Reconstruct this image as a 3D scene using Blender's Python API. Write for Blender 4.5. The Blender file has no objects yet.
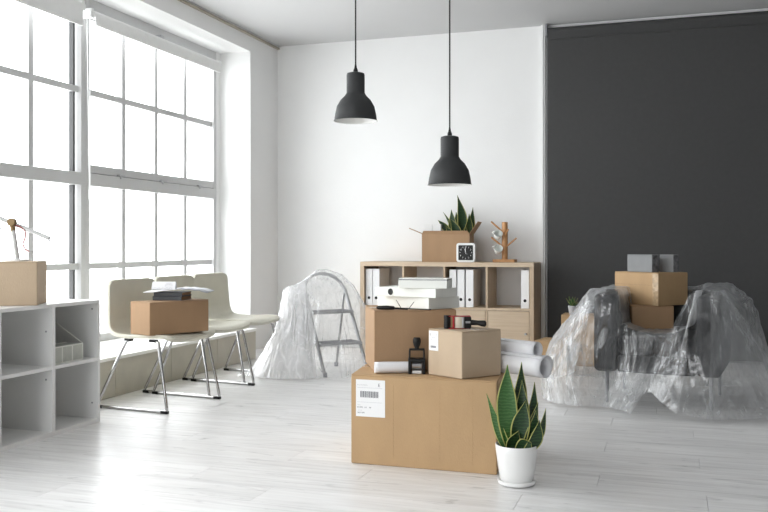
import bpy, bmesh, math, random
import numpy as np
from mathutils import Vector, Matrix, noise
random.seed(7)
SC = bpy.context.scene
COL = SC.collection
PI = math.pi

# ------------------------------------------------------------------ camera, sky, lights, exposure
cd = bpy.data.cameras.new('camera'); cam = bpy.data.objects.new('camera', cd); COL.objects.link(cam)
cd.sensor_width = 36.0; cd.lens = 870.0 / 768.0 * 36.0
cd.shift_y = -10.0 / 768.0; cd.clip_start = 0.05
cam.location = (0, 0, 0.91); cam.rotation_euler = (PI / 2, 0, math.radians(18.3))
SC.camera = cam
w = bpy.data.worlds.new('overcast_sky'); SC.world = w; w.use_nodes = True
bg = w.node_tree.nodes['Background']; bg.inputs[0].default_value = (0.975, 0.985, 1.0, 1); bg.inputs[1].default_value = 5.2
SC.view_settings.view_transform = 'Standard'; SC.view_settings.look = 'None'
SC.view_settings.exposure = 0.50; SC.view_settings.gamma = 1.0; SC.view_settings.use_curve_mapping = False
SC.cycles.use_denoising = True
SC.cycles.max_bounces = 10; SC.cycles.diffuse_bounces = 6; SC.cycles.transparent_max_bounces = 24
SC.cycles.caustics_reflective = False; SC.cycles.caustics_refractive = False
def portal(x, y, z, sx, sz, rot):
    l = bpy.data.lights.new('window_portal', 'AREA'); l.shape = 'RECTANGLE'; l.size = sx; l.size_y = sz
    l.cycles.is_portal = True
    o = bpy.data.objects.new('window_portal', l); COL.objects.link(o); o.location = (x, y, z); o.rotation_euler = rot
for yc in (5.85, 4.05, 2.25, 0.45, -1.35):
    portal(-3.98, yc, 1.37, 1.7, 2.3, (PI / 2, 0, -PI / 2))

portal(-1.9, -2.75, 1.5, 1.6, 2.1, (-PI / 2, 0, PI))  # portal at the unseen opening added in the rear wall

# ------------------------------------------------------------------ materials
def mat(name, col, rough=0.6, metal=0.0, var=0.0, scale=8.0, bump=0.0, bscale=60.0, stretch=(1, 1, 1), spec=0.5, col2=None, objvar=0.0):
    m = bpy.data.materials.new(name); m.use_nodes = True
    nt = m.node_tree; N = nt.nodes; L = nt.links
    b = N['Principled BSDF']
    b.inputs['Roughness'].default_value = rough; b.inputs['Metallic'].default_value = metal
    b.inputs['Specular IOR Level'].default_value = spec
    tc = N.new('ShaderNodeTexCoord'); mp = N.new('ShaderNodeMapping'); mp.inputs['Scale'].default_value = stretch
    L.new(tc.outputs['Object'], mp.inputs['Vector'])
    nz = N.new('ShaderNodeTexNoise'); nz.inputs['Scale'].default_value = scale; nz.inputs['Detail'].default_value = 5
    L.new(mp.outputs[0], nz.inputs['Vector'])
    rp = N.new('ShaderNodeValToRGB')
    c2 = col2 if col2 else tuple(c * (1 - var) for c in col)
    c1 = col if col2 else tuple(min(1, c * (1 + var)) for c in col)
    rp.color_ramp.elements[0].position = 0.3; rp.color_ramp.elements[1].position = 0.7
    rp.color_ramp.elements[0].color = (*c2, 1); rp.color_ramp.elements[1].color = (*c1, 1)
    L.new(nz.outputs['Fac'], rp.inputs['Fac'])
    last = rp.outputs[0]
    if objvar:
        oi = N.new('ShaderNodeObjectInfo'); hv = N.new('ShaderNodeHueSaturation')
        mr = N.new('ShaderNodeMapRange'); mr.inputs['To Min'].default_value = 1 - objvar; mr.inputs['To Max'].default_value = 1 + objvar
        L.new(oi.outputs['Random'], mr.inputs['Value']); L.new(mr.outputs[0], hv.inputs['Value']); L.new(last, hv.inputs['Color'])
        va = N.new('ShaderNodeVectorMath'); va.operation = 'ADD'
        cb = N.new('ShaderNodeVectorMath'); cb.operation = 'SCALE'; cb.inputs[0].default_value = (13, 7, 5)
        L.new(oi.outputs['Random'], cb.inputs['Scale']); L.new(tc.outputs['Object'], va.inputs[0]); L.new(cb.outputs[0], va.inputs[1])
        L.new(va.outputs[0], mp.inputs['Vector'])
        last = hv.outputs[0]
    L.new(last, b.inputs['Base Color'])
    if bump:
        n2 = N.new('ShaderNodeTexNoise'); n2.inputs['Scale'].default_value = bscale; n2.inputs['Detail'].default_value = 3
        L.new(mp.outputs[0], n2.inputs['Vector'])
        bp = N.new('ShaderNodeBump'); bp.inputs['Strength'].default_value = bump; bp.inputs['Distance'].default_value = 0.01
        L.new(n2.outputs['Fac'], bp.inputs['Height']); L.new(bp.outputs[0], b.inputs['Normal'])
    return m

def emit_none(m): return m
M = {}
M['wall'] = mat('wall_paint', (0.83, 0.83, 0.825), 0.85, var=0.012, scale=3, bump=0.12, bscale=90)
M['wall_far'] = mat('fill_cutting_grey', (0.30, 0.30, 0.30), 0.9, var=0.02, scale=3)  # unseen walls, made this grey to cut light from right and front
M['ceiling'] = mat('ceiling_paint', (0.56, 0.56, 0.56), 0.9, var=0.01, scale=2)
M['plinth_top'] = mat('white_sill', (0.85, 0.85, 0.83), 0.35, var=0.02, scale=5)
M['tile'] = mat('beige_stone_tile', (0.50, 0.47, 0.40), 0.35, var=0.08, scale=6, objvar=0.04)
M['grout'] = mat('grout', (0.30, 0.28, 0.25), 0.9)
M['plank'] = mat('whitewashed_plank', (0.90, 0.895, 0.89), 0.33, scale=2.2, stretch=(1.3, 12, 8), col2=(0.76, 0.75, 0.74), bump=0.02, bscale=30, objvar=0.045)
def plank_detail(m):
    nt = m.node_tree; N = nt.nodes; L = nt.links; b = N['Principled BSDF']
    last = b.inputs['Base Color'].links[0].from_socket; out = [n for n in N if n.type == 'MAPPING'][0]; side = out.inputs['Vector'].links[0].from_socket
    def layer(prev, sc, lo, hi, dark, dist=0.6, det=6):
        mp = N.new('ShaderNodeMapping'); mp.inputs['Scale'].default_value = sc; L.new(side, mp.inputs['Vector'])
        n = N.new('ShaderNodeTexNoise'); n.inputs['Scale'].default_value = 1; n.inputs['Detail'].default_value = det; n.inputs['Distortion'].default_value = dist; L.new(mp.outputs[0], n.inputs['Vector'])
        r = N.new('ShaderNodeMapRange'); r.inputs['From Min'].default_value = lo; r.inputs['From Max'].default_value = hi; r.inputs['To Min'].default_value = 1; r.inputs['To Max'].default_value = dark; L.new(n.outputs['Fac'], r.inputs['Value'])
        mu = N.new('ShaderNodeVectorMath'); mu.operation = 'SCALE'; L.new(prev, mu.inputs[0]); L.new(r.outputs[0], mu.inputs['Scale']); return mu.outputs[0]
    o = layer(last, (2.0, 45, 10), .50, .72, .84); o = layer(o, (5.5, 26, 8), .62, .76, .66, 1.2, 3)
    L.new(o, b.inputs['Base Color'])
plank_detail(M['plank'])
M['subfloor'] = mat('plank_joint', (0.38, 0.36, 0.34), 0.8, var=0.1)
M['frame'] = mat('window_aluminium', (0.54, 0.54, 0.54), 0.4, var=0.02, scale=4)
M['gasket'] = mat('dark_gasket', (0.05, 0.05, 0.05), 0.6, var=0.1)
M['blind_white'] = mat('white_blind', (0.80, 0.80, 0.79), 0.75, var=0.02, scale=20, bump=0.05, bscale=400)
M['blind_dark'] = mat('charcoal_blind', (0.053, 0.053, 0.053), 0.8, var=0.04, scale=30, bump=0.05, bscale=500)
M['cornice'] = mat('beige_rail', (0.42, 0.38, 0.31), 0.5, var=0.05)
M['steel'] = mat('chrome', (0.48, 0.48, 0.48), 0.18, 1.0, var=0.02)
M['alu'] = mat('brushed_aluminium', (0.42, 0.42, 0.43), 0.35, 1.0, var=0.05, scale=20)
M['cream'] = mat('cream_leather', (0.66, 0.64, 0.54), 0.42, var=0.03, scale=10, bump=0.08, bscale=150)
M['white'] = mat('white_lacquer', (0.78, 0.79, 0.78), 0.35, var=0.015, scale=6)
M['cubegrey'] = mat('pale_grey_lacquer', (0.80, 0.80, 0.79), 0.4, var=0.015, scale=6)
M['black'] = mat('black_plastic', (0.007, 0.007, 0.007), 0.45, var=0.1, spec=.3)
M['lampblack'] = mat('black_enamel', (0.022, 0.023, 0.024), 0.6, var=0.12, scale=30, bump=0.05, bscale=200)
M['lampin'] = mat('white_enamel', (0.8, 0.8, 0.78), 0.5, var=0.01)
M['card'] = mat('cardboard', (0.47, 0.31, 0.165), 0.8, var=0.045, scale=14, bump=0.10, bscale=220, stretch=(1, 1, .35))
M['card_b'] = mat('brown_cardboard', (0.36, 0.225, 0.125), 0.8, var=0.045, scale=14, bump=0.10, bscale=220, stretch=(1, 1, .35))
M['card_c'] = mat('pale_cardboard', (0.50, 0.385, 0.27), 0.8, var=0.04, scale=14, bump=0.10, bscale=220, stretch=(1, 1, .35))
M['cardedge'] = mat('cardboard_edge', (0.36, 0.24, 0.14), 0.9, var=0.2, scale=80)
M['tape'] = mat('clear_tape', (0.50, 0.36, 0.22), 0.12, var=0.2, scale=50, bump=0.5, bscale=60)
M['label'] = mat('label_paper', (0.84, 0.84, 0.84), 0.6, var=0.01)
M['ink'] = mat('printed_ink', (0.10, 0.10, 0.12), 0.7, var=0.1)
M['inkgrey'] = mat('pale_ink', (0.42, 0.42, 0.45), 0.7, var=0.1)
M['oak'] = mat('pale_oak', (0.60, 0.48, 0.345), 0.5, scale=3.5, stretch=(1.2, 6, 22), col2=(0.52, 0.40, 0.28), bump=0.04, bscale=20)
M['oakv'] = mat('pale_oak_upright', (0.56, 0.44, 0.31), 0.5, scale=3.5, stretch=(22, 22, 1.2), col2=(0.46, 0.345, 0.235), bump=0.04, bscale=20)
M['binder'] = mat('white_binder', (0.82, 0.82, 0.82), 0.45, var=0.01, scale=9)
M['ivory'] = mat('ivory_board', (0.80, 0.81, 0.765), 0.5, var=0.012, scale=9)
M['greyboard'] = mat('grey_board', (0.30, 0.30, 0.32), 0.5, var=0.05)
M['paper'] = mat('white_paper', (0.82, 0.82, 0.84), 0.6, var=0.012, scale=9)
M['greybox'] = mat('grey_cardboard', (0.24, 0.245, 0.25), 0.7, var=0.05, scale=12)
M['greytape'] = mat('glossy_grey_tape', (0.13, 0.13, 0.135), 0.12, var=0.4, scale=40, bump=0.8, bscale=50)
M['fabric'] = mat('charcoal_upholstery', (0.022, 0.022, 0.024), 0.85, var=0.12, scale=60, bump=0.3, bscale=300)
M['mugwood'] = mat('honey_wood', (0.52, 0.27, 0.11), 0.5, scale=4, stretch=(14, 14, 1.5), col2=(0.42, 0.20, 0.075), bump=0.03)
M['mug'] = mat('white_ceramic', (0.84, 0.86, 0.83), 0.2, var=0.01)
M['pot'] = mat('white_pot', (0.86, 0.86, 0.85), 0.3, var=0.01)
M['greypot'] = mat('pale_grey_pot', (0.48, 0.48, 0.50), 0.4, var=0.03)
M['soil'] = mat('potting_soil', (0.045, 0.032, 0.022), 0.95, var=0.5, scale=70, bump=1.0, bscale=90)
M['red'] = mat('red_plastic', (0.42, 0.012, 0.02), 0.3, var=0.05)
M['taperoll'] = mat('cream_tape_roll', (0.52, 0.46, 0.36), 0.2, var=0.05, scale=30)
M['brass'] = mat('aged_brass', (0.20, 0.13, 0.055), 0.5, 0.3, var=0.15, scale=30)
M['lampgrey'] = mat('pale_grey_enamel', (0.50, 0.50, 0.49), 0.35, var=0.02)
M['cord'] = mat('red_cord', (0.32, 0.07, 0.06), 0.6, var=0.1)
M['book'] = mat('dark_book_cloth', (0.055, 0.06, 0.068), 0.6, var=0.1, scale=20)
M['pages'] = mat('kraft_pages', (0.33, 0.19, 0.09), 0.8, scale=6, stretch=(2, 2, 90), col2=(0.24, 0.13, 0.06))
M['silver'] = mat('grey_metal', (0.45, 0.45, 0.46), 0.3, 0.8, var=0.05)
M['socket'] = mat('white_wire', (0.74, 0.75, 0.70), 0.45, var=0.01)
M['meshgrey'] = mat('fine_wire_mesh', (0.46, 0.47, 0.43), 0.7, var=0.05, scale=40)

def glass_mat():
    m = bpy.data.materials.new('window_glass'); m.use_nodes = True; nt = m.node_tree; N = nt.nodes; L = nt.links
    N.remove(N['Principled BSDF']); out = N['Material Output']
    t = N.new('ShaderNodeBsdfTransparent'); t.inputs[0].default_value = (0.96, 0.97, 0.97, 1)
    g = N.new('ShaderNodeBsdfGlossy'); g.inputs['Roughness'].default_value = 0.02
    lw = N.new('ShaderNodeLayerWeight'); lw.inputs[0].default_value = 0.5
    pw_ = N.new('ShaderNodeMath'); pw_.operation = 'POWER'; pw_.inputs[1].default_value = 5.0; L.new(lw.outputs['Facing'], pw_.inputs[0])
    f = N.new('ShaderNodeMath'); f.operation = 'MULTIPLY_ADD'; f.inputs[1].default_value = 0.6; f.inputs[2].default_value = 0.02; L.new(pw_.outputs[0], f.inputs[0])
    mx = N.new('ShaderNodeMixShader'); L.new(f.outputs[0], mx.inputs[0]); L.new(t.outputs[0], mx.inputs[1]); L.new(g.outputs[0], mx.inputs[2])
    L.new(mx.outputs[0], out.inputs[0]); return m
M['glass'] = glass_mat()

def film_mat(name, body, col=(0.86, 0.88, 0.90), patch=0.25, tilt=0.5, cell=(16, 16, 10), crease=.22):
    """thin polythene dust sheet: mostly clear, hazy in patches, crumpled into small flat facets; haze grows with the path through the film"""
    m = bpy.data.materials.new(name); m.use_nodes = True; nt = m.node_tree; N = nt.nodes; L = nt.links
    N.remove(N['Principled BSDF']); out = N['Material Output']
    tc = N.new('ShaderNodeTexCoord'); ge = N.new('ShaderNodeNewGeometry')
    def vor(sc, feature='F1'):
        mp = N.new('ShaderNodeMapping'); mp.inputs['Scale'].default_value = sc; L.new(tc.outputs['Object'], mp.inputs['Vector'])
        v = N.new('ShaderNodeTexVoronoi'); v.feature = feature; v.inputs['Scale'].default_value = 1.0; L.new(mp.outputs[0], v.inputs['Vector']); return v
    def vm(op, a_, b_=None, sc=None):
        n = N.new('ShaderNodeVectorMath'); n.operation = op
        L.new(a_, n.inputs[0])
        if b_ is not None:
            if isinstance(b_, tuple): n.inputs[1].default_value = b_
            else: L.new(b_, n.inputs[1])
        if sc is not None: n.inputs['Scale'].default_value = sc
        return n.outputs[0]
    v1 = vor(cell); v2 = vor(tuple(c * 2.7 for c in cell))
    t1 = vm('SCALE', vm('SUBTRACT', v1.outputs['Color'], (.5, .5, .5)), sc=tilt)
    t2 = vm('SCALE', vm('SUBTRACT', v2.outputs['Color'], (.5, .5, .5)), sc=tilt * .6)
    nrm = vm('NORMALIZE', vm('ADD', vm('ADD', ge.outputs['Normal'], t1), t2))
    nz = N.new('ShaderNodeTexNoise'); nz.inputs['Scale'].default_value = 5; nz.inputs['Detail'].default_value = 3
    L.new(tc.outputs['Object'], nz.inputs['Vector'])
    t = N.new('ShaderNodeBsdfTransparent'); t.inputs[0].default_value = (0.985, 0.985, 0.985, 1)
    d = N.new('ShaderNodeBsdfDiffuse'); d.inputs[0].default_value = (*col, 1)
    tl = N.new('ShaderNodeBsdfTranslucent'); tl.inputs[0].default_value = (*col, 1)
    g = N.new('ShaderNodeBsdfGlossy'); g.inputs['Roughness'].default_value = 0.16; g.inputs[0].default_value = (1, 1, 1, 1)
    for s_ in (d, g, tl): L.new(nrm, s_.inputs['Normal'])
    m1 = N.new('ShaderNodeMixShader'); m1.inputs[0].default_value = 0.45
    L.new(d.outputs[0], m1.inputs[1]); L.new(tl.outputs[0], m1.inputs[2])
    mr = N.new('ShaderNodeMapRange'); mr.inputs['From Min'].default_value = 0.3; mr.inputs['From Max'].default_value = 0.7
    mr.inputs['To Min'].default_value = body - patch * .4; mr.inputs['To Max'].default_value = body + patch * .6
    L.new(nz.outputs['Fac'], mr.inputs['Value'])
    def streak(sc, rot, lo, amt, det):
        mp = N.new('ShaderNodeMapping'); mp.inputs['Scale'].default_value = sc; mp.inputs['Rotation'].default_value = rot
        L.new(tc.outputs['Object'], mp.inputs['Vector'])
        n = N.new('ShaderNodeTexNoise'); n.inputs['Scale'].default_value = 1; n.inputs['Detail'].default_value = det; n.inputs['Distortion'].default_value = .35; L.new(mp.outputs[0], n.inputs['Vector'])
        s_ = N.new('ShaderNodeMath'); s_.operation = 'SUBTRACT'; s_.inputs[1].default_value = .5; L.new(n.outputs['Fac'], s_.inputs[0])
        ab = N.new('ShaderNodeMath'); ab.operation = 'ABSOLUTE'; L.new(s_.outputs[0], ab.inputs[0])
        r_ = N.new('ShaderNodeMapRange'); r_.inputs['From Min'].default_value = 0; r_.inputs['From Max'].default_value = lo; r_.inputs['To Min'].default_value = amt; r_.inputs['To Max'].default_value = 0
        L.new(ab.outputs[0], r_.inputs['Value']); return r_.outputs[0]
    k1 = streak((9, 9, 1.6), (.25, .35, 0), .035, crease, 1.5); k2 = streak((20, 20, 5), (-.3, -.5, .4), .03, crease * .6, 2)  # stress creases whitened in the film, also standing in for ridge highlights
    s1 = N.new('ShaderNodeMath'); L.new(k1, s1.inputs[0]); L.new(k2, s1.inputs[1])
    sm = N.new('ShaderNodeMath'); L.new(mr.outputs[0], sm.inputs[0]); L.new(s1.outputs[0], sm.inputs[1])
    lw = N.new('ShaderNodeLayerWeight'); lw.inputs[0].default_value = 0.5
    pw_ = N.new('ShaderNodeMath'); pw_.operation = 'POWER'; pw_.inputs[1].default_value = 2.2; L.new(lw.outputs['Facing'], pw_.inputs[0])
    ml = N.new('ShaderNodeMath'); ml.operation = 'MULTIPLY_ADD'; ml.inputs[1].default_value = 0.55; ml.use_clamp = True
    L.new(pw_.outputs[0], ml.inputs[0]); L.new(sm.outputs[0], ml.inputs[2])
    m2 = N.new('ShaderNodeMixShader'); L.new(ml.outputs[0], m2.inputs[0]); L.new(t.outputs[0], m2.inputs[1]); L.new(m1.outputs[0], m2.inputs[2])
    gf = N.new('ShaderNodeMath'); gf.operation = 'MULTIPLY_ADD'; gf.inputs[1].default_value = 0.35; gf.inputs[2].default_value = 0.05; L.new(pw_.outputs[0], gf.inputs[0])
    m3 = N.new('ShaderNodeMixShader'); L.new(gf.outputs[0], m3.inputs[0]); L.new(m2.outputs[0], m3.inputs[1]); L.new(g.outputs[0], m3.inputs[2])
    L.new(m3.outputs[0], out.inputs[0]); return m
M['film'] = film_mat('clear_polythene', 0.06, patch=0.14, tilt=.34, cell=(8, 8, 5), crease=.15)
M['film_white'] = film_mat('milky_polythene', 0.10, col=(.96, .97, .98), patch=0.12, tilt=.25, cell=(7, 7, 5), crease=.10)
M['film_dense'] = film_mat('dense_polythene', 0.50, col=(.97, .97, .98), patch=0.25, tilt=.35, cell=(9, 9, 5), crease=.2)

def leaf_mat(name, base, band, scale):
    m = bpy.data.materials.new(name); m.use_nodes = True; nt = m.node_tree; N = nt.nodes; L = nt.links
    b = N['Principled BSDF']; b.inputs['Roughness'].default_value = 0.38
    tc = N.new('ShaderNodeTexCoord'); wv = N.new('ShaderNodeTexWave'); wv.bands_direction = 'Z'
    wv.inputs['Scale'].default_value = scale; wv.inputs['Distortion'].default_value = 5; wv.inputs['Detail'].default_value = 3; wv.inputs['Detail Scale'].default_value = 2
    L.new(tc.outputs['Object'], wv.inputs['Vector'])
    rp = N.new('ShaderNodeValToRGB'); rp.color_ramp.elements[0].color = (*base, 1); rp.color_ramp.elements[1].color = (*band, 1)
    rp.color_ramp.elements[0].position = 0.35
    L.new(wv.outputs['Fac'], rp.inputs[0]); L.new(rp.outputs[0], b.inputs['Base Color']); return m
M['leaf'] = leaf_mat('snake_leaf', (0.010, 0.036, 0.012), (0.024, 0.070, 0.020), 26)
M['leafpale'] = leaf_mat('snake_leaf_pale', (0.035, 0.11, 0.025), (0.060, 0.16, 0.04), 26)
M['leafedge'] = mat('leaf_margin', (0.40, 0.40, 0.12), 0.4, var=0.15, scale=30)
M['leafsmall'] = mat('small_leaf', (0.02, 0.10, 0.025), 0.45, var=0.3, scale=30)

# ------------------------------------------------------------------ mesh helpers
class B:
    """collects shapes, then links them as one mesh object"""
    def __init__(s): s.v = []; s.f = []; s.m = []; s.mats = []
    def mi(s, m):
        if m not in s.mats: s.mats.append(m)
        return s.mats.index(m)
    def add(s, vs, fs, m=None, T=None):
        k = len(s.v); i = s.mi(m) if m else 0
        if m is None and not s.mats: s.mats.append(None)
        for v in vs:
            v = Vector(v)
            s.v.append(T @ v if T else v)
        for f in fs: s.f.append([a + k for a in f]); s.m.append(i)
        return s
    def box(s, a, b, m=None, T=None):
        x0, y0, z0 = a; x1, y1, z1 = b
        vs = [(x0, y0, z0), (x1, y0, z0), (x1, y1, z0), (x0, y1, z0), (x0, y0, z1), (x1, y0, z1), (x1, y1, z1), (x0, y1, z1)]
        return s.add(vs, [(0, 3, 2, 1), (4, 5, 6, 7), (0, 1, 5, 4), (1, 2, 6, 5), (2, 3, 7, 6), (3, 0, 4, 7)], m, T)
    def prism(s, poly, z0, z1, m=None, T=None):
        n = len(poly)
        vs = [(p[0], p[1], z0) for p in poly] + [(p[0], p[1], z1) for p in poly]
        fs = [list(range(n))[::-1], list(range(n, 2 * n))] + [(i, (i + 1) % n, n + (i + 1) % n, n + i) for i in range(n)]
        return s.add(vs, fs, m, T)
    def tube(s, pts, r, n=10, m=None, T=None, closed=False, caps=True):
        pts = [Vector(p) for p in pts]; k = len(pts)
        rs = r if isinstance(r, (list, tuple)) else [r] * k
        vs = []; fs = []; up = None
        for i, p in enumerate(pts):
            a = pts[i - 1] if (i > 0 or closed) else p; b = pts[(i + 1) % k] if (i < k - 1 or closed) else p
            t = (b - a).normalized()
            if up is None: up = t.orthogonal().normalized()
            up = (up - t * up.dot(t)).normalized(); q = t.cross(up)
            for j in range(n):
                an = 2 * PI * j / n; vs.append(p + (up * math.cos(an) + q * math.sin(an)) * rs[i])
        rr = k if closed else k - 1
        for i in range(rr):
            for j in range(n):
                a = i * n + j; b = i * n + (j + 1) % n; c = ((i + 1) % k) * n
                fs.append((a, b, c + (j + 1) % n, c + j))
        if caps and not closed: fs += [list(range(n))[::-1], [(k - 1) * n + j for j in range(n)]]
        return s.add(vs, fs, m, T)
    def lathe(s, prof, n=40, m=None, T=None):
        vs = []; fs = []
        for (r, z) in prof:
            for j in range(n): an = 2 * PI * j / n; vs.append((r * math.cos(an), r * math.sin(an), z))
        for i in range(len(prof) - 1):
            for j in range(n):
                a = i * n + j; b = i * n + (j + 1) % n
                fs.append((a, b, b + n, a + n))
        return s.add(vs, fs, m, T)
    def disc(s, r, z, n=32, m=None, T=None):
        return s.add([(r * math.cos(2 * PI * j / n), r * math.sin(2 * PI * j / n), z) for j in range(n)], [list(range(n))], m, T)
    def build(s, name, mt, parent=None, smooth=False, bevel=0.0, seg=2, angle=40):
        me = bpy.data.meshes.new(name)
        me.from_pydata([tuple(v) for v in s.v], [], s.f)
        for k in s.mats: me.materials.append(k if k else mt)
        if not s.mats: me.materials.append(mt)
        me.polygons.foreach_set('material_index', s.m)
        bm = bmesh.new(); bm.from_mesh(me)
        bmesh.ops.recalc_face_normals(bm, faces=bm.faces) if not smooth == 'keep' else None
        bm.to_mesh(me); bm.free(); me.update()
        o = bpy.data.objects.new(name, me); COL.objects.link(o)
        if parent: o.parent = parent
        if smooth:
            me.polygons.foreach_set('use_smooth', [True] * len(me.polygons))
            try: me.set_sharp_from_angle(angle=math.radians(angle))
            except Exception: pass
        if bevel:
            b = o.modifiers.new('bevel', 'BEVEL'); b.width = bevel; b.segments = seg; b.limit_method = 'ANGLE'; b.angle_limit = math.radians(50)
        return o
def tag(o, label=None, cat=None, group=None, kind=None):
    if label: o['label'] = label
    if cat: o['category'] = cat
    if group: o['group'] = group
    if kind: o['kind'] = kind
    return o
def empty(name, loc=(0, 0, 0), rz=0.0):
    o = bpy.data.objects.new(name, None); COL.objects.link(o); o.location = loc; o.rotation_euler = (0, 0, rz); o.empty_display_size = 0.05
    return o
def struct(o): o['kind'] = 'structure'; return o
def copy_tree(o, parent=None):
    c = o.copy(); COL.objects.link(c); c.parent = parent
    for ch in [x for x in COL.objects if x.parent == o]: copy_tree(ch, c)
    return c
def txt(s, size, T, m, name, parent, align='CENTER'):
    cu = bpy.data.curves.new(name, 'FONT'); cu.body = s; cu.size = size; cu.align_x = align; cu.align_y = 'CENTER'; cu.resolution_u = 3
    o = bpy.data.objects.new(name, cu); COL.objects.link(o)
    me = bpy.data.meshes.new_from_object(o.evaluated_get(bpy.context.evaluated_depsgraph_get()))
    COL.objects.unlink(o); bpy.data.objects.remove(o)
    me.transform(T); me.materials.clear(); me.materials.append(m)
    return me
def join_meshes(name, mes, m, parent):
    b = B()
    for me in mes: b.add([v.co[:] for v in me.vertices], [list(p.vertices) for p in me.polygons], m)
    return b.build(name, m, parent)
R = math.radians

# ------------------------------------------------------------------ the room
H = 2.76; WX = -3.475; YB = 7.36; XR = 3.4; YF = -2.55
# floor: sub floor and single planks
fl = B().box((-4.0, YF - .2, -0.10), (XR + .2, YB + .2, -0.012)).build('floor', M['subfloor']); struct(fl)
pm = {}
def plank_mesh(L):
    key = round(L, 2)
    if key not in pm:
        o = B().box((0.0008, 0.0008, -0.012), (L - 0.0008, 0.1942, 0.0)).build('plank', M['plank']); pm[key] = o.data; COL.objects.unlink(o); bpy.data.objects.remove(o)
    return pm[key]
rows = [(k, 3.38 + .195 * k) for k in range(-9, 21)]
for k, y in rows:
    off = {0: -.27, 1: -.9, 2: .11, 3: -.285, 4: -.7, 5: .10, 6: -.294, -1: .12, -3: -1.43, -4: -2.19, -2: -1.8}.get(k, (k * 0.47) % 1.28)
    xs = [off + 1.28 * j for j in range(-5, 4)]
    for a in xs:
        x0 = max(a, WX); x1 = min(a + 1.28, XR)
        if x1 - x0 < 0.05: continue
        if y + .195 > YB + .001: continue
        o = bpy.data.objects.new('plank', plank_mesh(x1 - x0)); COL.objects.link(o); o.parent = fl; o.location = (x0, y, 0)
nearf = B().box((WX, YF, -0.012), (XR, 3.38 + .195 * -9, 0)).build('floor', M['plank']); struct(nearf)
B_ = B()
# back wall
struct(B().box((-4.1, YB, -0.1), (XR + .1, YB + .15, H + .1)).build('wall_back', M['wall']))
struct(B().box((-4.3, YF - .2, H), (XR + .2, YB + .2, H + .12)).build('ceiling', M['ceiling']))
struct(B().box((XR, YF - .1, -0.1), (XR + .15, YB + .1, H)).build('wall_right', M['wall_far']))
# left wall with a long window recess (soffit at 2.60, far jamb at y = 6.81)
WIN_Y0 = -2.25; WIN_Y1 = 6.81; SOF = 2.60; SILL = 0.247
wl = B()
wl.box((-4.1, WIN_Y1, -.1), (WX, YB, H))
wl.box((-4.1, YF - .1, SOF), (WX, WIN_Y1, H))
wl.box((-4.1, YF - .1, -.1), (WX, WIN_Y1, SILL - .03))
wl.box((-4.1, YF - .1, -.1), (WX, WIN_Y0, H))
struct(wl.build('wall_left', M['wall']))
# tiled plinth bench below the windows
tr = struct(B().box((WX, WIN_Y0, 0.0), (-3.202, 6.335, SILL - .022)).build('trim_1', M['grout']))
B().box((-3.86, WIN_Y0, SILL - .022), (-3.175, 6.345, SILL), M['plinth_top']).build('sill_slab', M['plinth_top'], tr, bevel=.003)
ts = B().box((0, 0, 0), (.012, .616, SILL - .026)).build('tile', M['tile'], tr, bevel=.0015); ts.location = (-3.202, 5.722, 0.002)
y = 5.722 - .62
while y > -2.2:
    t = bpy.data.objects.new('tile', ts.data); COL.objects.link(t); t.parent = tr; t.location = (-3.202, y, .002); y -= .62
e = B().box((-3.475, 6.335, 0.002), (-3.19, 6.345, SILL - .024)).build('tile', M['tile'], tr)
# sill in the recess beyond the plinth
struct(B().box((-3.86, 6.345, SILL - .03), (WX + .0, WIN_Y1, SILL)).build('trim_2', M['plinth_top']))
# rail in the corner of ceiling and window wall
co = B().box((WX, YF, H - .030), (WX + .022, YB, H - .014)).build('trim_3', M['cornice']); struct(co)
B().box((WX, YF, H - .012), (WX + .012, YB, H - .001)).build('lower_lip', M['wall'], co)
# rear wall behind the viewer with one unseen opening, added for fill light
wr = B(); wr.box((-4.1, YF - .15, -.1), (XR, YF, .45)); wr.box((-4.1, YF - .15, 2.5), (XR, YF, H))
wr.box((-3.475, YF - .15, .45), (-2.7, YF, 2.5)); wr.box((-1.1, YF - .15, .45), (XR, YF, 2.5))
struct(wr.build('wall_front', M['wall_far']))
# baseboard
struct(B().box((WX, YB - .012, 0), (XR, YB, .06)).build('baseboard_back', M['white'], None, bevel=.002))
# white column edge beside the dark blind
tcol = B().box((-1.040, YB - .035, 0.06), (-1.004, YB, H)); tcol.box((-1.026, YB - .045, 0.06), (-1.020, YB - .03, H))
struct(tcol.build('trim_4', M['wall']))

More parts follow.
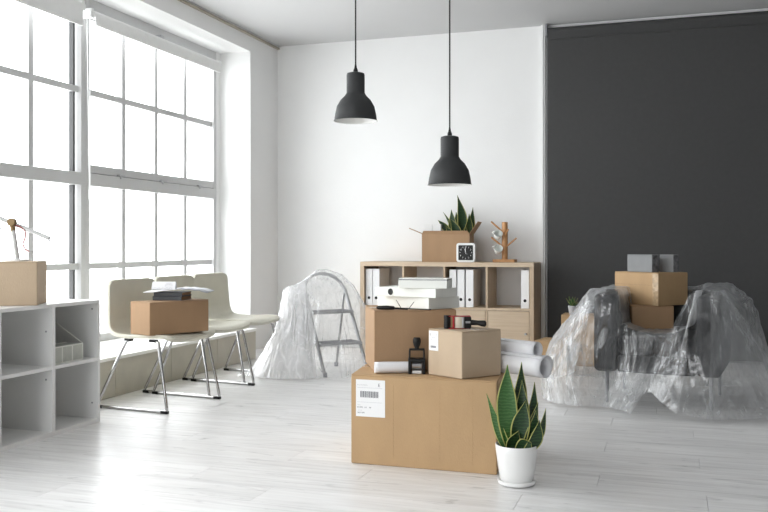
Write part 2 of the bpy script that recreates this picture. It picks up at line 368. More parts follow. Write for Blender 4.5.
# ------------------------------------------------------------------ windows
GX = -3.80
def window(n, y0, y1, sash_vent=True, sashgap=False):
    """y0..y1 is the glazed width; frame members round four by four panes"""
    wn = struct(empty('window_%d' % n, (GX, y0, SILL)))
    def W(b): return b
    def part(b, name, m, **k):
        o = b.build(name, m, wn, **k); o.location = (-GX, -y0, -SILL); return o
    zs0, zs1, zt0, zt1, ztop = .30, 1.32, 1.466, 2.455, 2.60
    if not sash_vent: zt0 = 1.41
    f = B()
    f.box((GX - .05, y0 - .045, SILL), (GX + .03, y0, ztop)); f.box((GX - .05, y1, SILL), (GX + .03, y1 + .045, ztop))
    f.box((GX - .05, y0, SILL), (GX + .03, y1, zs0)); f.box((GX - .05, y0, zt1), (GX + .03, y1, ztop))
    part(f, 'window_frame', M['frame'], bevel=.003)
    t = B().box((GX - .045, y0, zs1), (GX + .04, y1, zs1 + .085))
    part(t, 'transom', M['frame'], bevel=.003)
    if sash_vent:
        t = B().box((GX - .035, y0 + .002, zs1 + .09), (GX + .03, y1 - .002, zt0)); part(t, 'vent_sash', M['frame'], bevel=.003)
        for q in (.2, .52, .85):
            yy = y0 + (y1 - y0) * q
            h = B().box((GX + .03, yy - .035, zs1 + .088), (GX + .055, yy + .035, zs1 + .10)); h.box((GX + .03, yy - .01, zs1 + .07), (GX + .045, yy + .01, zs1 + .10))
            part(h, 'latch', M['silver'], bevel=.002)
    pw = (y1 - y0) / 4
    g = .021
    for (za, zb) in ((zs0, .772), (.772, zs1), (zt0, 1.965), (1.965, zt1)):
        for j in range(4):
            p = B().box((GX - .012, y0 + pw * j + .004, za + .004), (GX - .006, y0 + pw * (j + 1) - .004, zb - .004))
            part(p, 'pane', M['glass'])
    for j in (1, 2, 3):
        for (za, zb) in ((zs0, zs1), (zt0, zt1)):
            part(B().box((GX - .028, y0 + pw * j - g, za), (GX + .006, y0 + pw * j + g, zb)), 'muntin', M['frame'])
    for z in (.772, 1.965):
        part(B().box((GX - .03, y0, z - g), (GX + .008, y1, z + g)), 'muntin', M['frame'])
    if sashgap:
        for (za, zb) in ((zs0, zs1), (zt0, zt1)):
            part(B().box((GX - .03, y1 - .052, za), (GX + .006, y1 - .034, zb)), 'gasket', M['gasket'])
    return wn
window(1, 5.005, 6.70)
window(2, 3.10, 4.915, sash_vent=False, sashgap=True)
window(3, 1.45, 3.01, sash_vent=False)
window(4, -0.30, 1.30, sash_vent=False)
window(5, -2.10, -0.45, sash_vent=False)
# closing post between windows and the plastered far end
for i, (a, b) in enumerate(((1.350, 1.400), (-.400, -.350))):
    struct(B().box((GX - .04, a, SILL), (GX + .045, b, SOF)).build('trim_%d' % (7 + i), M['frame'], bevel=.003))
struct(B().box((-4.1, 6.745, SILL), (GX + .03, WIN_Y1 + .01, SOF)).build('trim_5', M['wall']))
struct(B().box((-4.1, WIN_Y0 - .01, SILL), (GX + .03, -2.145, SOF)).build('trim_6', M['wall']))

# ------------------------------------------------------------------ roller blinds
def blind(y0, y1, drop, x, ztube, label, r=.028, chain=True):
    e = tag(empty('roller_blind', (x, (y0 + y1) / 2, ztube)), label, 'blind'); h = (y1 - y0) / 2
    B().tube([(0, -h, 0), (0, h, 0)], r, 20).build('roller', M['blind_white'], e, smooth=True)
    B().box((r - .003, -h + .01, -drop), (r, h - .01, 0)).build('fabric', M['blind_white'], e)
    B().box((r - .008, -h + .01, -drop - .025), (r + .004, h - .01, -drop)).build('bottom_bar', M['blind_white'], e, bevel=.003)
    for s in (-1, 1):
        b = B().box((-.075, s * (h + .012) - .012, -.03), (.02, s * (h + .012) + .012, .035)); b.tube([(0, s * h, 0), (0, s * (h + .03), 0)], .022, 16)
        b.build('bracket', M['white'], e, bevel=.002)
    if chain:
        c = B().tube([(.012, -h - .03, 0), (.014, -h - .032, -1.17)], .003, 6); c.tube([(-.012, -h - .03, 0), (.010, -h - .034, -1.17)], .003, 6)
        c.tube([(.012, -h - .032, -1.17), (.012, -h - .032, -1.24)], .007, 8)
        c.build('pull_chain', M['white'], e, smooth=True)
    return e
b1 = blind(4.89, 6.60, .05, GX + .13, 2.455, 'short white roller blind rolled up over the far window')
B().box((-.10, -.02, .02), (.0, .02, .055)).build('hook', M['silver'], b1)
b2 = blind(3.1, 4.75, .115, GX + .15, 2.475, 'white roller blind partly lowered over the near window at left', chain=False)

# dark ceiling-height roller blind on the back wall
db = tag(empty('roller_blind', (0.4, 7.30, 2.70)), 'huge charcoal roller blind covering the right of the back wall', 'blind')
B().box((-1.382, -.004, -2.685), (1.9, 0, .0)).build('fabric', M['blind_dark'], db)
B().tube([(-1.383, .02, .0), (1.9, .02, .0)], .028, 20).build('roller', M['blind_dark'], db, smooth=True)
B().box((-1.395, -.012, -.045), (-1.384, .058, .058)).build('bracket', M['greyboard'], db, bevel=.002)
B().tube([(-1.37, -.006, -.075), (1.9, -.006, -.075)], .006, 8).build('upper_seam', M['blind_dark'], db)

# ------------------------------------------------------------------ pendant lamps
def pendant(x, y, zb, label):
    e = tag(empty('pendant_lamp', (x, y, zb)), label, 'lamp', None)
    pr = [(.0, .250), (.030, .250), (.045, .245), (.047, .235), (.047, .145), (.056, .13), (.078, .108), (.097, .075), (.106, .035), (.110, .004), (.113, .0)]
    B().lathe(pr, 56).build('shade', M['lampblack'], e, smooth=True, angle=60)
    ins = [(.111, .0), (.107, .006), (.103, .035), (.094, .074), (.075, .105), (.053, .128), (.045, .142), (.044, .232), (.0, .232)]
    B().lathe(ins, 56).build('inner_shade', M['lampin'], e, smooth=True, angle=60)
    B().lathe([(.0, .075), (.018, .082), (.028, .10), (.028, .115), (.016, .14), (.014, .16)], 24).build('bulb', M['lampin'], e, smooth=True)
    B().lathe([(.012, .249), (.012, .262), (.007, .275), (.004, .295)], 16).build('cord_grip', M['black'], e, smooth=True)
    B().tube([(0, 0, .29), (0, 0, H - zb - .02)], .004, 8).build('cord', M['black'], e, smooth=True)
    B().lathe([(.0, H - zb - .03), (.045, H - zb - .03), (.05, H - zb - .02), (.05, H - zb)], 24).build('ceiling_rose', M['black'], e, smooth=True)
    return e
pendant(-1.55, 4.22, 1.555, 'black enamel pendant lamp hanging higher, nearer the windows')
pendant(-1.078, 4.33, 1.222, 'black enamel pendant lamp hanging lower, above the shelf plant')

# ------------------------------------------------------------------ cardboard boxes
def lerp(a, b, t): return (a[0] + (b[0] - a[0]) * t, a[1] + (b[1] - a[1]) * t)
def carton(name, quad, z0, z1, label, m, seam='x', cat='box', group=None, tape=None, tapem=None, bev=.004, name_parts=True):
    """closed carton; quad = front-left, front-right, back-right, back-left on the ground plan"""
    ox, oy = sum(p[0] for p in quad) / 4, sum(p[1] for p in quad) / 4
    e = tag(empty(name, (ox, oy, z0)), label, cat, group)
    q = [(p[0] - ox, p[1] - oy) for p in quad]; h = z1 - z0
    B().prism(q, 0, h - .004).build('body', m, e, bevel=bev)
    a, b, c, d = q
    for t0, t1 in ((.008, .497), (.503, .992)):
        if seam == 'x': pl = [lerp(a, d, t0), lerp(b, c, t0), lerp(b, c, t1), lerp(a, d, t1)]
        else: pl = [lerp(a, b, t0), lerp(a, b, t1), lerp(d, c, t1), lerp(d, c, t0)]
        B().prism(pl, h - .004, h).build('flap', m, e, bevel=.0015)
    if tape:
        w = tape / 2
        if seam == 'x': pl = [lerp(a, d, .5 - w), lerp(b, c, .5 - w), lerp(b, c, .5 + w), lerp(a, d, .5 + w)]
        else: pl = [lerp(a, b, .5 - w), lerp(a, b, .5 + w), lerp(d, c, .5 + w), lerp(d, c, .5 - w)]
        B().prism(pl, h, h + .0006).build('tape', tapem or M['tape'], e)
    e['_q'] = 0; del e['_q']
    return e, q
def face_frame(p, q, h0, inset=.0015):
    """matrix: x along the face, y up, z outwards; p,q plan points (left, right seen from outside)"""
    d = (Vector((q[0], q[1], 0)) - Vector((p[0], p[1], 0))); L = d.length; d.normalize()
    n = Vector((d.y, -d.x, 0))
    Mx = Matrix.Identity(4)
    for i in range(3): Mx[i][0] = d[i]; Mx[i][1] = (0, 0, 1)[i]; Mx[i][2] = n[i]; Mx[i][3] = (p[0], p[1], h0)[i] + n[i] * inset
    return Mx, L
def marks(b, x0, x1, y, h, T, rnd, m, gap=.35):
    x = x0
    while x < x1:
        w_ = h * rnd.uniform(.35, .75)
        if rnd.random() > .14:
            k = rnd.choice((0, 1, 2))
            if k == 0: b.box((x, y, 0), (x + h * .16, y + h, .0003), m, T); b.box((x, y, 0), (x + w_ * .8, y + h * .2, .0003), m, T)
            elif k == 1: b.box((x, y, 0), (x + h * .16, y + h, .0003), m, T); b.box((x + w_ * .6, y, 0), (x + w_ * .6 + h * .16, y + h, .0003), m, T); b.box((x, y + h * .42, 0), (x + w_ * .7, y + h * .6, .0003), m, T)
            else: b.box((x, y, 0), (x + w_ * .8, y + h * .18, .0003), m, T); b.box((x, y + h * .8, 0), (x + w_ * .8, y + h, .0003), m, T); b.box((x + w_ * .6, y, 0), (x + w_ * .6 + h * .16, y + h, .0003), m, T)
        x += w_ + h * gap

# big carton on the floor
bigq = [(-1.276, 3.419), (-.659, 3.419), (-.70, 3.93), (-1.352, 3.93)]
big, q = carton('cardboard_box', bigq, 0, .372, 'largest cardboard box, on the floor, with a square shipping label', M['card'], tape=.10, bev=.005)
T, L = face_frame(q[0], q[1], 0, .0)
for f_ in (.62, .30, .84): B().box((f_ * L, 0.03, .0), ((f_ + .0025) * L, .335, .0007), None, T).build('crease', M['card'], big)
# shipping label
lx0, lx1, ly0, ly1 = .022, .150, .199, .353
lb = B().box((lx0, ly0, .0002), (lx1, ly1, .0012), None, T).build('shipping_label', M['label'], big)
TT = T @ Matrix.Translation((0, 0, .0012)); rn = random.Random(3)
pr = B()
marks(pr, lx0 + .007, lx0 + .055, ly1 - .024, .0035, TT, rn, M['inkgrey'])
marks(pr, lx0 + .007, lx0 + .022, ly0 + .047, .003, TT, rn, M['inkgrey'])
marks(pr, lx0 + .007, lx0 + .066, ly0 + .036, .0055, TT, rn, M['ink'])
marks(pr, lx0 + .007, lx0 + .026, ly0 + .024, .003, TT, rn, M['inkgrey'])
marks(pr, lx0 + .007, lx0 + .036, ly0 + .0135, .0055, TT, rn, M['ink'])
for yy in (ly1 - .034, ly0 + .060): pr.box((lx0 + .006, yy, 0), (lx1 - .012, yy + .0008, .0003), M['inkgrey'], TT)
tag(pr.build('print', M['ink'], lb), kind='stuff')
bc = B(); x = lx0 + .020
for wd in (5, 1, 2, 1, 4, 1, 1, 3, 2, 1, 2, 1, 1, 2, 3, 1, 1, 4, 1, 2, 2, 1, 4, 1, 1, 2, 1, 3, 1):
    bc.box((x, ly1 - .074, 0), (x + wd * .0008, ly1 - .048, .0003), None, TT); x += wd * .0008 + .00125
bc.build('barcode', M['ink'], lb)
me = txt('E', .019, TT @ Matrix.Translation((lx1 - .026, ly1 - .0215, .0003)), M['ink'], 'letter', None)
ko = B().add([v.co[:] for v in me.vertices], [list(p.vertices) for p in me.polygons], M['ink']).build('letter', M['ink'], lb)

# box that stands on the big carton, left
b2q = [(-1.202, 3.50), (-.878, 3.644), (-1.023, 3.941), (-1.347, 3.797)]
mid, _ = carton('cardboard_box', b2q, .3735, .636, 'brown cardboard box under the stack of ivory binders', M['card_b'], seam='x', tape=.16)
# small box with the tape gun
b3q = [(-.967, 3.513), (-.802, 3.423), (-.673, 3.586), (-.838, 3.676)]
sml, q = carton('cardboard_box', b3q, .3735, .565, 'small pale cardboard box under the red tape dispenser', M['card_c'], seam='x', tape=.2)
T, L = face_frame(q[0], q[1], 0, .0)
lb = B().box((.006, .102, 0), (.058, .184, .001), None, T).build('shipping_label', M['label'], sml)
TT = T @ Matrix.Translation((0, 0, .001)); pr = B()
marks(pr, .016, .050, .1555, .0028, TT, rn, M['inkgrey']); marks(pr, .012, .024, .146, .0022, TT, rn, M['inkgrey'])
for yy in (.151, .136, .128): pr.box((.012, yy, 0), (.052, yy + .0005, .0003), M['inkgrey'], TT)
x = .016
for wd in (3, 1, 2, 1, 3, 1, 2, 3, 1, 1, 3, 2): pr.box((x, .113, 0), (x + wd * .0008, .122, .0003), M['ink'], TT); x += wd * .0008 + .001
tag(pr.build('print', M['ink'], lb), kind='stuff')
me = txt('E', .013, TT @ Matrix.Translation((.015, .168, .0003)), M['ink'], 'letter', None)
B().add([v.co[:] for v in me.vertices], [list(p.vertices) for p in me.polygons], M['ink']).build('letter', M['ink'], lb)
me = txt('2', .013, TT @ Matrix.Translation((.049, .166, .0003)), M['inkgrey'], 'letter', None)
B().add([v.co[:] for v in me.vertices], [list(p.vertices) for p in me.polygons], M['inkgrey']).build('letter', M['inkgrey'], lb)

# ivory binders lying on the middle box
def rect(c, left, depth):
    """c near right corner, left = vector to the left corner, depth along the perpendicular"""
    l = Vector(left); n = Vector((-l.y, l.x)).normalized()
    if n.y < 0: n = -n
    C = Vector(c); return [tuple(C + l), tuple(C), tuple(C + n * depth), tuple(C + l + n * depth)]
def archive(quad, z0, h, label, hole=None, cover=False):
    ox, oy = sum(p[0] for p in quad) / 4, sum(p[1] for p in quad) / 4
    e = tag(empty('ring_binder', (ox, oy, z0)), label, 'binder', None)
    q = [(p[0] - ox, p[1] - oy) for p in quad]
    B().prism(q, .0, h).build('case', M['ivory'], e, bevel=.002)
    T, L = face_frame(q[0], q[1], 0, .0)
    if hole:
        Tm = T @ Matrix.Translation((hole[0] * L, h * .5, 0))
        B().disc(.0145, .0006, 28, None, Tm).build('finger_hole', M['black'], e)
        B().lathe([(.0145, .0), (.0148, .0018), (.018, .0018), (.0185, .0)], 28, None, Tm).build('hole_ring', M['ivory'], e, smooth=True)
    if cover:
        B().prism([lerp(q[0], q[1], .02), lerp(q[0], q[1], .99), lerp(q[3], q[2], .99), lerp(q[3], q[2], .02)], h, h + .004).build('grey_board', M['greyboard'], e)
        B().prism(q, h + .004, h + .007).build('cover', M['ivory'], e, bevel=.001)
    return e
archive(rect((-.990, 3.605), (-.29, .17), .19), .6362, .051, 'thick ivory binder, bottommost in the stack on the brown box')
archive(rect((-.954, 3.585), (-.309, .109), .16), .6874, .040, 'ivory binder with a black finger hole, middle of the stack', hole=(.265,))
archive(rect((-.910, 3.608), (-.213, -.015), .13), .7276, .035, 'ivory binder topmost in the stack, grey edge under its cover', cover=True)

# black two-pronged tool on the box edge
tl = tag(empty('drawing_compass', (-1.16, 3.548, .6365), R(12)), 'black drawing compass with two thin prongs, in front of the bottommost ivory binder', 'compass')
B().tube([(-.045, 0, .009), (-.038, 0, .009), (.0, .0, .009), (.03, 0, .008), (.034, 0, .008)], [.004, .008, .0095, .0075, .004], 12).build('handle', M['black'], tl, smooth=True)
B().tube([(.03, 0, .006), (.09, .002, .0042)], .0042, 8).build('shaft', M['black'], tl, smooth=True)
B().tube([(.086, .002, .006), (.10, -.002, .005), (.19, -.022, .0035)], .0025, 6).build('rod', M['black'], tl, smooth=True)
for a, b in (((.062, 0, .006), (.038, .012, .042)), ((.094, 0, .006), (.116, .012, .034))): B().tube([a, b], .0014, 6).build('prong', M['black'], tl)

# white paper roll
v = Vector((.9135, .4067, 0))
def roll(name, p0, p1, r, label, group=None, wob=.0, cat='paper roll', thick=.0015):
    p0 = Vector(p0); p1 = Vector(p1); L = (p1 - p0).length; t = (p1 - p0).normalized()
    e = tag(empty(name, p0 - Vector((0, 0, r)), math.atan2(t.y, t.x)), label, cat, group)
    n = 40; prof = []
    th = [2 * PI * 1.94 * i / 90 for i in range(91)]
    vs = []; fs = []
    nx = 9
    for j in range(nx):
        xx = L * j / (nx - 1)
        for a in th:
            rr = r - .0045 * r / .045 * (a / (2 * PI)) * 1.2 + wob * noise.noise(Vector((xx * 30, a * .9, r * 90)))
            vs.append((xx, rr * math.cos(a + 1.0), r + rr * math.sin(a + 1.0)))
    k = len(th)
    for j in range(nx - 1):
        for i in range(k - 1): fs.append((j * k + i, j * k + i + 1, (j + 1) * k + i + 1, (j + 1) * k + i))
    o = B().add(vs, fs).build('sheet', M['paper'], e, smooth=True)
    s = o.modifiers.new('s', 'SOLIDIFY'); s.thickness = thick; s.offset = 0
    return e
a = Vector((-1.191, 3.474, .3965)); 
small = roll('paper_roll', a + v * .0, a + v * .155, .0235, 'short crumpled white paper roll beside the black stamp', wob=.0012)
B().tube([(.155 * .55, 0, .0235), (.155 * .58, 0, .0235)], .0242, 24).build('band', M['paper'], small, smooth=True)
d = Vector((-.86, .51, 0))
p = Vector((-.485, 3.546, .4175)); roll('paper_roll', p, p + d * .33, .045, 'wide white paper roll lying lowest, open end towards the plant', thick=.002)
p = Vector((-.527, 3.618, .4785)); roll('paper_roll', p, p + d * .33, .034, 'thinner white paper roll lying on top of the other rolls', thick=.002)
p = Vector((-.492, 3.655, .4125)); roll('paper_roll', p, p + d * .33, .040, 'shadowed white paper roll at the back, behind the wide roll', thick=.002)

# self-inking stamp
st = tag(empty('office_stamp', (-1.020, 3.525, .3722), R(16)), 'black office stamp with a knob handle, on the large box', 'stamp')
B().lathe([(.0, .152), (.012, .152), (.0165, .145), (.0172, .134), (.013, .118), (.009, .110), (.010, .104), (.012, .102)], 28).build('knob', M['black'], st, smooth=True)
f = B(); f.box((-.033, -.012, .098), (.033, .012, .106)); f.box((-.034, -.012, .0), (-.026, .012, .10)); f.box((.026, -.012, .0), (.034, .012, .10)); f.build('frame', M['black'], st, bevel=.003)
f = B(); f.box((-.036, -.022, .050), (.036, .022, .066)); f.box((-.036, -.022, .0), (-.022, .022, .052)); f.box((.022, -.022, .0), (.036, .022, .052)); f.build('housing', M['black'], st, bevel=.003)
B().tube([(-.020, 0, .034), (.020, 0, .034)], .016, 20).build('date_wheel', M['silver'], st, smooth=True)
B().box((-.020, -.016, .002), (.020, .016, .014)).build('stamp_pad', M['white'], st, bevel=.002)

# tape dispenser lying on its side
td = tag(empty('tape_dispenser', (-.815, 3.545, .5652), R(17)), 'red and black packing tape dispenser on the small pale box', 'tape dispenser')
for z in (.002, .052):
    f = B(); f.box((-.070, -.018, z), (.02, .018, z + .0025)); f.build('side_plate', M['red'], td, bevel=.001)
B().tube([(-.076, 0, .002), (-.076, 0, .056)], .0145, 20).build('roller', M['black'], td, smooth=True)
B().tube([(-.050, -.010, .002), (-.050, -.010, .054)], .004, 10).build('post', M['red'], td, smooth=True)
B().lathe([(.018, .005), (.034, .005), (.034, .051), (.018, .051), (.018, .005)], 30, None, Matrix.Translation((-.018, .012, 0))).build('tape_roll', M['taperoll'], td, smooth=True, angle=30)
B().box((-.008, -.030, .004), (.022, .018, .052)).build('housing', M['black'], td, bevel=.004)
B().box((-.017, -.033, .006), (-.008, -.022, .050)).build('blade_guard', M['silver'], td, bevel=.002)
B().tube([(.02, -.015, .028), (.05, -.022, .027), (.066, -.026, .025), (.078, -.029, .024), (.084, -.030, .024)], [.012, .010, .013, .0135, .006], 14).build('grip', M['black'], td, smooth=True)
B().box((-.002, -.0312, .026), (.018, -.030, .034)).build('sticker', M['silver'], td)

# ------------------------------------------------------------------ plants
def leaf(e, base, tip, width, bend, m, face=(0, -1, 0), edge=.16, cup=.25, n=14, name='leaf', blunt=1.0, wav=0.0):
    base = Vector(base); tip = Vector(tip); ax = tip - base; Ln = ax.length
    f = Vector(face).normalized(); side = ax.normalized().cross(f).normalized(); nrm = side.cross(ax.normalized()).normalized()
    bv = Vector(bend); vs = []; fs = []; mi = []
    b = B(); cols = [-1, -1 + edge, -.45, 0, .45, 1 - edge, 1]
    for i in range(n + 1):
        t = i / n
        wdt = width * .5 * (.42 + .70 * math.sin(PI * min(1, t * .95 + .05) ** .95)) * (1 - max(0, (t - .55) / .45) ** (2.0 * blunt)) + .0006
        c = base + ax * t + bv * math.sin(PI * t) 
        for cc in cols:
            ee = wav * math.sin(t * 17 + cc * 2) * abs(cc)
            vs.append(c + side * (cc * wdt + ee) + nrm * (cup * wdt * (cc * cc) + ee))
    k = len(cols)
    b.mi(m); b.mi(M['leafedge'])
    for i in range(n):
        for j in range(k - 1):
            b.add([], []) ; b.f.append([i * k + j, i * k + j + 1, (i + 1) * k + j + 1, (i + 1) * k + j]); b.m.append(1 if j in (0, k - 2) else 0)
    b.v = [Vector(v_) for v_ in vs]
    o = b.build(name, m, e, smooth='keep')
    for p_ in o.data.polygons: p_.use_smooth = True
    s = o.modifiers.new('s', 'SOLIDIFY'); s.thickness = .0018; s.offset = 0
    return o
pp = tag(empty('potted_snake_plant', (-.563, 3.317, 0)), 'snake plant in a white pot with saucer, on the floor', 'plant')
B().lathe([(.0, .0), (.056, .0), (.070, .006), (.073, .018), (.0735, .021), (.068, .021), (.060, .012), (.0, .012)], 48).build('saucer', M['pot'], pp, smooth=True, angle=50)
B().lathe([(.0, .013), (.056, .013), (.062, .018), (.071, .07), (.079, .130), (.081, .152), (.0795, .154), (.076, .153), (.072, .125), (.0, .125)], 56).build('pot', M['pot'], pp, smooth=True, angle=50)
so = B().lathe([(.0, .140), (.02, .142), (.045, .139), (.0745, .136)], 40).build('soil', M['soil'], pp, smooth=True)
cR = Vector((math.cos(R(18.3)), math.sin(R(18.3)), 0)); cF = Vector((-math.sin(R(18.3)), math.cos(R(18.3)), 0))
def PL(r, f, z): return cR * r + cF * f + Vector((0, 0, z))
toC = -cF
LV = [  # base (right, away, up), tip, width, bend, material, facing
    ((-.018, .0, .13), (-.036, -.01, .458), .058, (-.012, 0, 0), 'leafpale', (0, -1)),
    ((.004, .03, .13), (.024, .03, .463), .046, (.0, 0, 0), 'leaf', (.3, -1)),
    ((.014, .01, .13), (.022, .01, .395), .040, (.006, 0, 0), 'leaf', (-.2, -1)),
    ((.02, .02, .13), (.074, .03, .386), .036, (.012, 0, -.01), 'leaf', (.5, -1)),
    ((.0, -.015, .13), (.030, -.03, .325), .052, (-.004, 0, .0), 'leaf', (0, -1)),
    ((-.03, .0, .13), (-.114, .01, .344), .030, (.012, 0, -.045), 'leafpale', (-.5, -1)),
    ((-.028, -.025, .13), (.002, -.04, .212), .040, (-.006, 0, 0), 'leaf', (.4, -1)),
    ((-.004, -.04, .125), (.046, -.06, .172), .044, (.004, 0, .012), 'leaf', (0, -1)),
    ((.02, -.02, .13), (.070, -.02, .285), .040, (.012, 0, -.01), 'leaf', (.2, -1)),
    ((.03, .0, .13), (.084, .01, .310), .034, (.0, 0, .0), 'leaf', (.6, -1)),
    ((.03, -.02, .13), (.110, -.01, .292), .030, (.012, 0, -.02), 'leaf', (.7, -1)),
    ((.024, -.04, .13), (.078, -.05, .255), .038, (.014, 0, -.01), 'leaf', (.3, -1)),
]
for bs, tp, wd, bd, mm, fc in LV:
    leaf(pp, PL(*bs), PL(*tp), wd * 1.22, PL(*bd), M[mm], PL(fc[0], fc[1], 0.15), edge=.13)

# ------------------------------------------------------------------ oak shelving unit
SX0, SX1, SY, SH, SD = -2.518, -1.044, 6.965, .776, .385
sh = tag(empty('shelving_unit', ((SX0 + SX1) / 2, SY + SD / 2, 0)), 'low pale oak shelving unit with eight square cubbies against the back wall', 'shelf')
def sp(b, name, m, par=sh, **k):
    o = b.build(name, m, par, **k)
    if par is sh: o.location = (-(SX0 + SX1) / 2, -(SY + SD / 2), 0)
    return o
sp(B().box((SX0, SY, SH - .036), (SX1, SY + SD, SH)), 'top_panel', M['oak'], bevel=.0015)
sp(B().box((SX0, SY, 0), (SX1, SY + SD, .036)), 'bottom_panel', M['oak'], bevel=.0015)
for a in (SX0, SX1 - .036): sp(B().box((a, SY, .036), (a + .036, SY + SD, SH - .036)), 'side_panel', M['oakv'], bevel=.0015)
cx = [SX0 + .036]; cw = (SX1 - SX0 - .072 - .048) / 4
cells = []
for i in range(4):
    x0 = SX0 + .036 + i * (cw + .016); cells.append((x0, x0 + cw))
    if i < 3: sp(B().box((x0 + cw, SY + .001, .036), (x0 + cw + .016, SY + SD, SH - .036)), 'divider', M['oakv'])
    sp(B().box((x0, SY + .001, .388), (x0 + cw, SY + SD, .407)), 'shelf_board', M['oak'])
for i, (a, b) in enumerate(cells):
    dd = sp(B().box((a + .003, SY + .002, .039), (b - .003, SY + .018, .385)), 'door', M['oak'], bevel=.0012)
    B().tube([(a + .03 if i % 2 else b - .03, SY + .002, .205), (a + .03 if i % 2 else b - .03, SY - .016, .205)], .009, 16).build('knob', M['silver'], dd, smooth=True) if i != 3 else B().tube([(b - .03, SY + .002, .205), (b - .03, SY - .016, .205)], .009, 16).build('knob', M['silver'], dd, smooth=True)
def upright_binder(x, label, lean=0.0, h=.308, w_=.062, y=SY + .03, z=.4075, group=None):
    e = tag(empty('ring_binder', (x, y, z)), label, 'binder', group); e.rotation_euler = (0, lean, 0)
    b = B().box((.0, .0, 0), (w_, .003, h)); b.box((0, .0, 0), (.003, .275, h)); b.box((w_ - .003, .0, 0), (w_, .275, h))
    b.build('cover', M['binder'], e, bevel=.001)
    B().box((.006, .012, .01), (w_ - .006, .262, h - .012)).build('paper_block', M['paper'], e)
    Tm = Matrix.Translation((w_ / 2, -.0004, .062)) @ Matrix.Rotation(PI / 2, 4, 'X')
    B().disc(.0125, .0, 24, None, Tm).build('finger_hole', M['black'], e)
    return e
c0, c1, c2, c3 = cells
upright_binder(c0[0] + .003, 'white ring binder at the far left end of the shelf, touching its side')
upright_binder(c0[0] + .067, 'white ring binder second from the left end of the shelf')
upright_binder(c2[0] + .028, 'white ring binder leftmost of three in the third cubby', w_=.060)
upright_binder(c2[0] + .095, 'white ring binder in the middle of three in the third cubby')
upright_binder(c2[0] + .166, 'white ring binder rightmost of three in the third cubby', w_=.066)
upright_binder(c3[1] - .073, 'white ring binder alone in the rightmost cubby', w_=.066)

# open carton with plant on the shelf
oq = [(-1.985, 7.015), (-1.580, 7.015), (-1.60, 7.275), (-2.06, 7.275)]
ob = tag(empty('cardboard_box', (-1.8, 7.14, SH + .0005)), 'open cardboard box with spread flaps, on top of the shelf', 'box')
q = [(p_[0] + 1.8, p_[1] - 7.14) for p_ in oq]; h = .238
b = B(); th = .005
inn = [(q[0][0] + th, q[0][1] + th), (q[1][0] - th, q[1][1] + th), (q[2][0] - th, q[2][1] - th), (q[3][0] + th, q[3][1] - th)]
b.prism(q, 0, .005)
for i in range(4):
    j = (i + 1) % 4; b.prism([q[i], q[j], inn[j], inn[i]], .005, h)
b.build('body', M['card_b'], ob)
def flap(p, q_, out, zz, name='flap'):
    """flap hinged on edge p-q at height zz, reaching by vector out"""
    P = Vector((*p, zz)); Q = Vector((*q_, zz)); o_ = Vector(out); n = (Q - P).cross(o_).normalized() * .004
    s_ = (Q - P) * .04
    vs = [P, Q, Q + o_ - s_, P + o_ + s_]; vs += [a_ + n for a_ in vs]
    return B().add(vs, [(0, 1, 2, 3), (7, 6, 5, 4), (0, 4, 5, 1), (1, 5, 6, 2), (2, 6, 7, 3), (3, 7, 4, 0)]).build(name, M['card_b'], ob)
flap(q[0], q[3], (-.105, -.03, .045), h); flap(q[1], q[2], (.068, 0, .098), h); flap(q[0], q[1], (0, -.012, .022), h); flap(q[2], q[3], (.0, .03, .02), h)
for i, (a, b_) in enumerate(((-1.978, .070), (-1.905, .072))):
    bk = tag(empty('storage_box', (a, 7.06, SH + .0065)), ('narrow', 'wider')[i] + ' white box inside the open carton, ' + ('at the left', 'beside the leaves'), 'box') if False else \
        tag(empty('storage_box', (a, 7.06, SH + .0065)), ['narrow white box at the left inside the open carton', 'wider white box beside the leaves inside the open carton'][i], 'box')
    B().box((0, 0, 0), (b_, .12, .290)).build('body', M['cubegrey'], bk, bevel=.002)
    B().box((-.001, -.001, .290), (b_ + .001, .121, .312)).build('lid', M['cubegrey'], bk, bevel=.002)
sp2 = tag(empty('potted_snake_plant', (-1.70, 7.14, SH + .0065)), 'snake plant standing in the open cardboard box on the shelf', 'plant')
B().lathe([(.0, .0), (.055, .0), (.078, .14), (.074, .14), (.05, .13), (.0, .13)], 32).build('pot', M['pot'], sp2, smooth=True, angle=50)
B().lathe([(.0, .126), (.05, .126), (.073, .124)], 24).build('soil', M['soil'], sp2, smooth=True)
for bs, tp, wd, bd, mm, fc in [
    ((.0, .0, .12), (-.012, .0, .555), .060, (.035, 0, 0), 'leaf', (.2, -1)),
    ((.02, .0, .12), (.120, .0, .455), .058, (.02, 0, -.02), 'leaf', (.5, -1)),
    ((.01, -.02, .12), (.085, -.02, .40), .05, (.03, 0, -.0), 'leaf', (.3, -1)),
    ((-.02, -.01, .12), (-.062, 0, .435), .052, (-.006, 0, 0), 'leaf', (-.2, -1)),
    ((-.01, -.03, .12), (-.075, -.03, .36), .056, (.02, 0, .01), 'leaf', (0, -1)),
    ((.0, .02, .12), (-.020, .02, .415), .05, (.0, 0, 0), 'leaf', (0, -1)),
    ((-.03, .0, .12), (-.175, 0, .345), .040, (.0, 0, .035), 'leaf', (-.2, -1)),
    ((-.02, .02, .12), (-.130, .02, .415), .026, (.03, 0, .0), 'leaf', (-.5, -1)),
    ((-.02, -.03, .12), (-.11, -.02, .29), .040, (.0, 0, .02), 'leaf', (0, -1)),
    ((.02, -.03, .12), (.06, -.03, .30), .045, (.0, 0, .0), 'leaf', (0.2, -1))]:
    leaf(sp2, PL(*bs), PL(*tp), wd * 1.3, PL(*bd), M[mm], PL(fc[0], fc[1], .1), edge=.15)

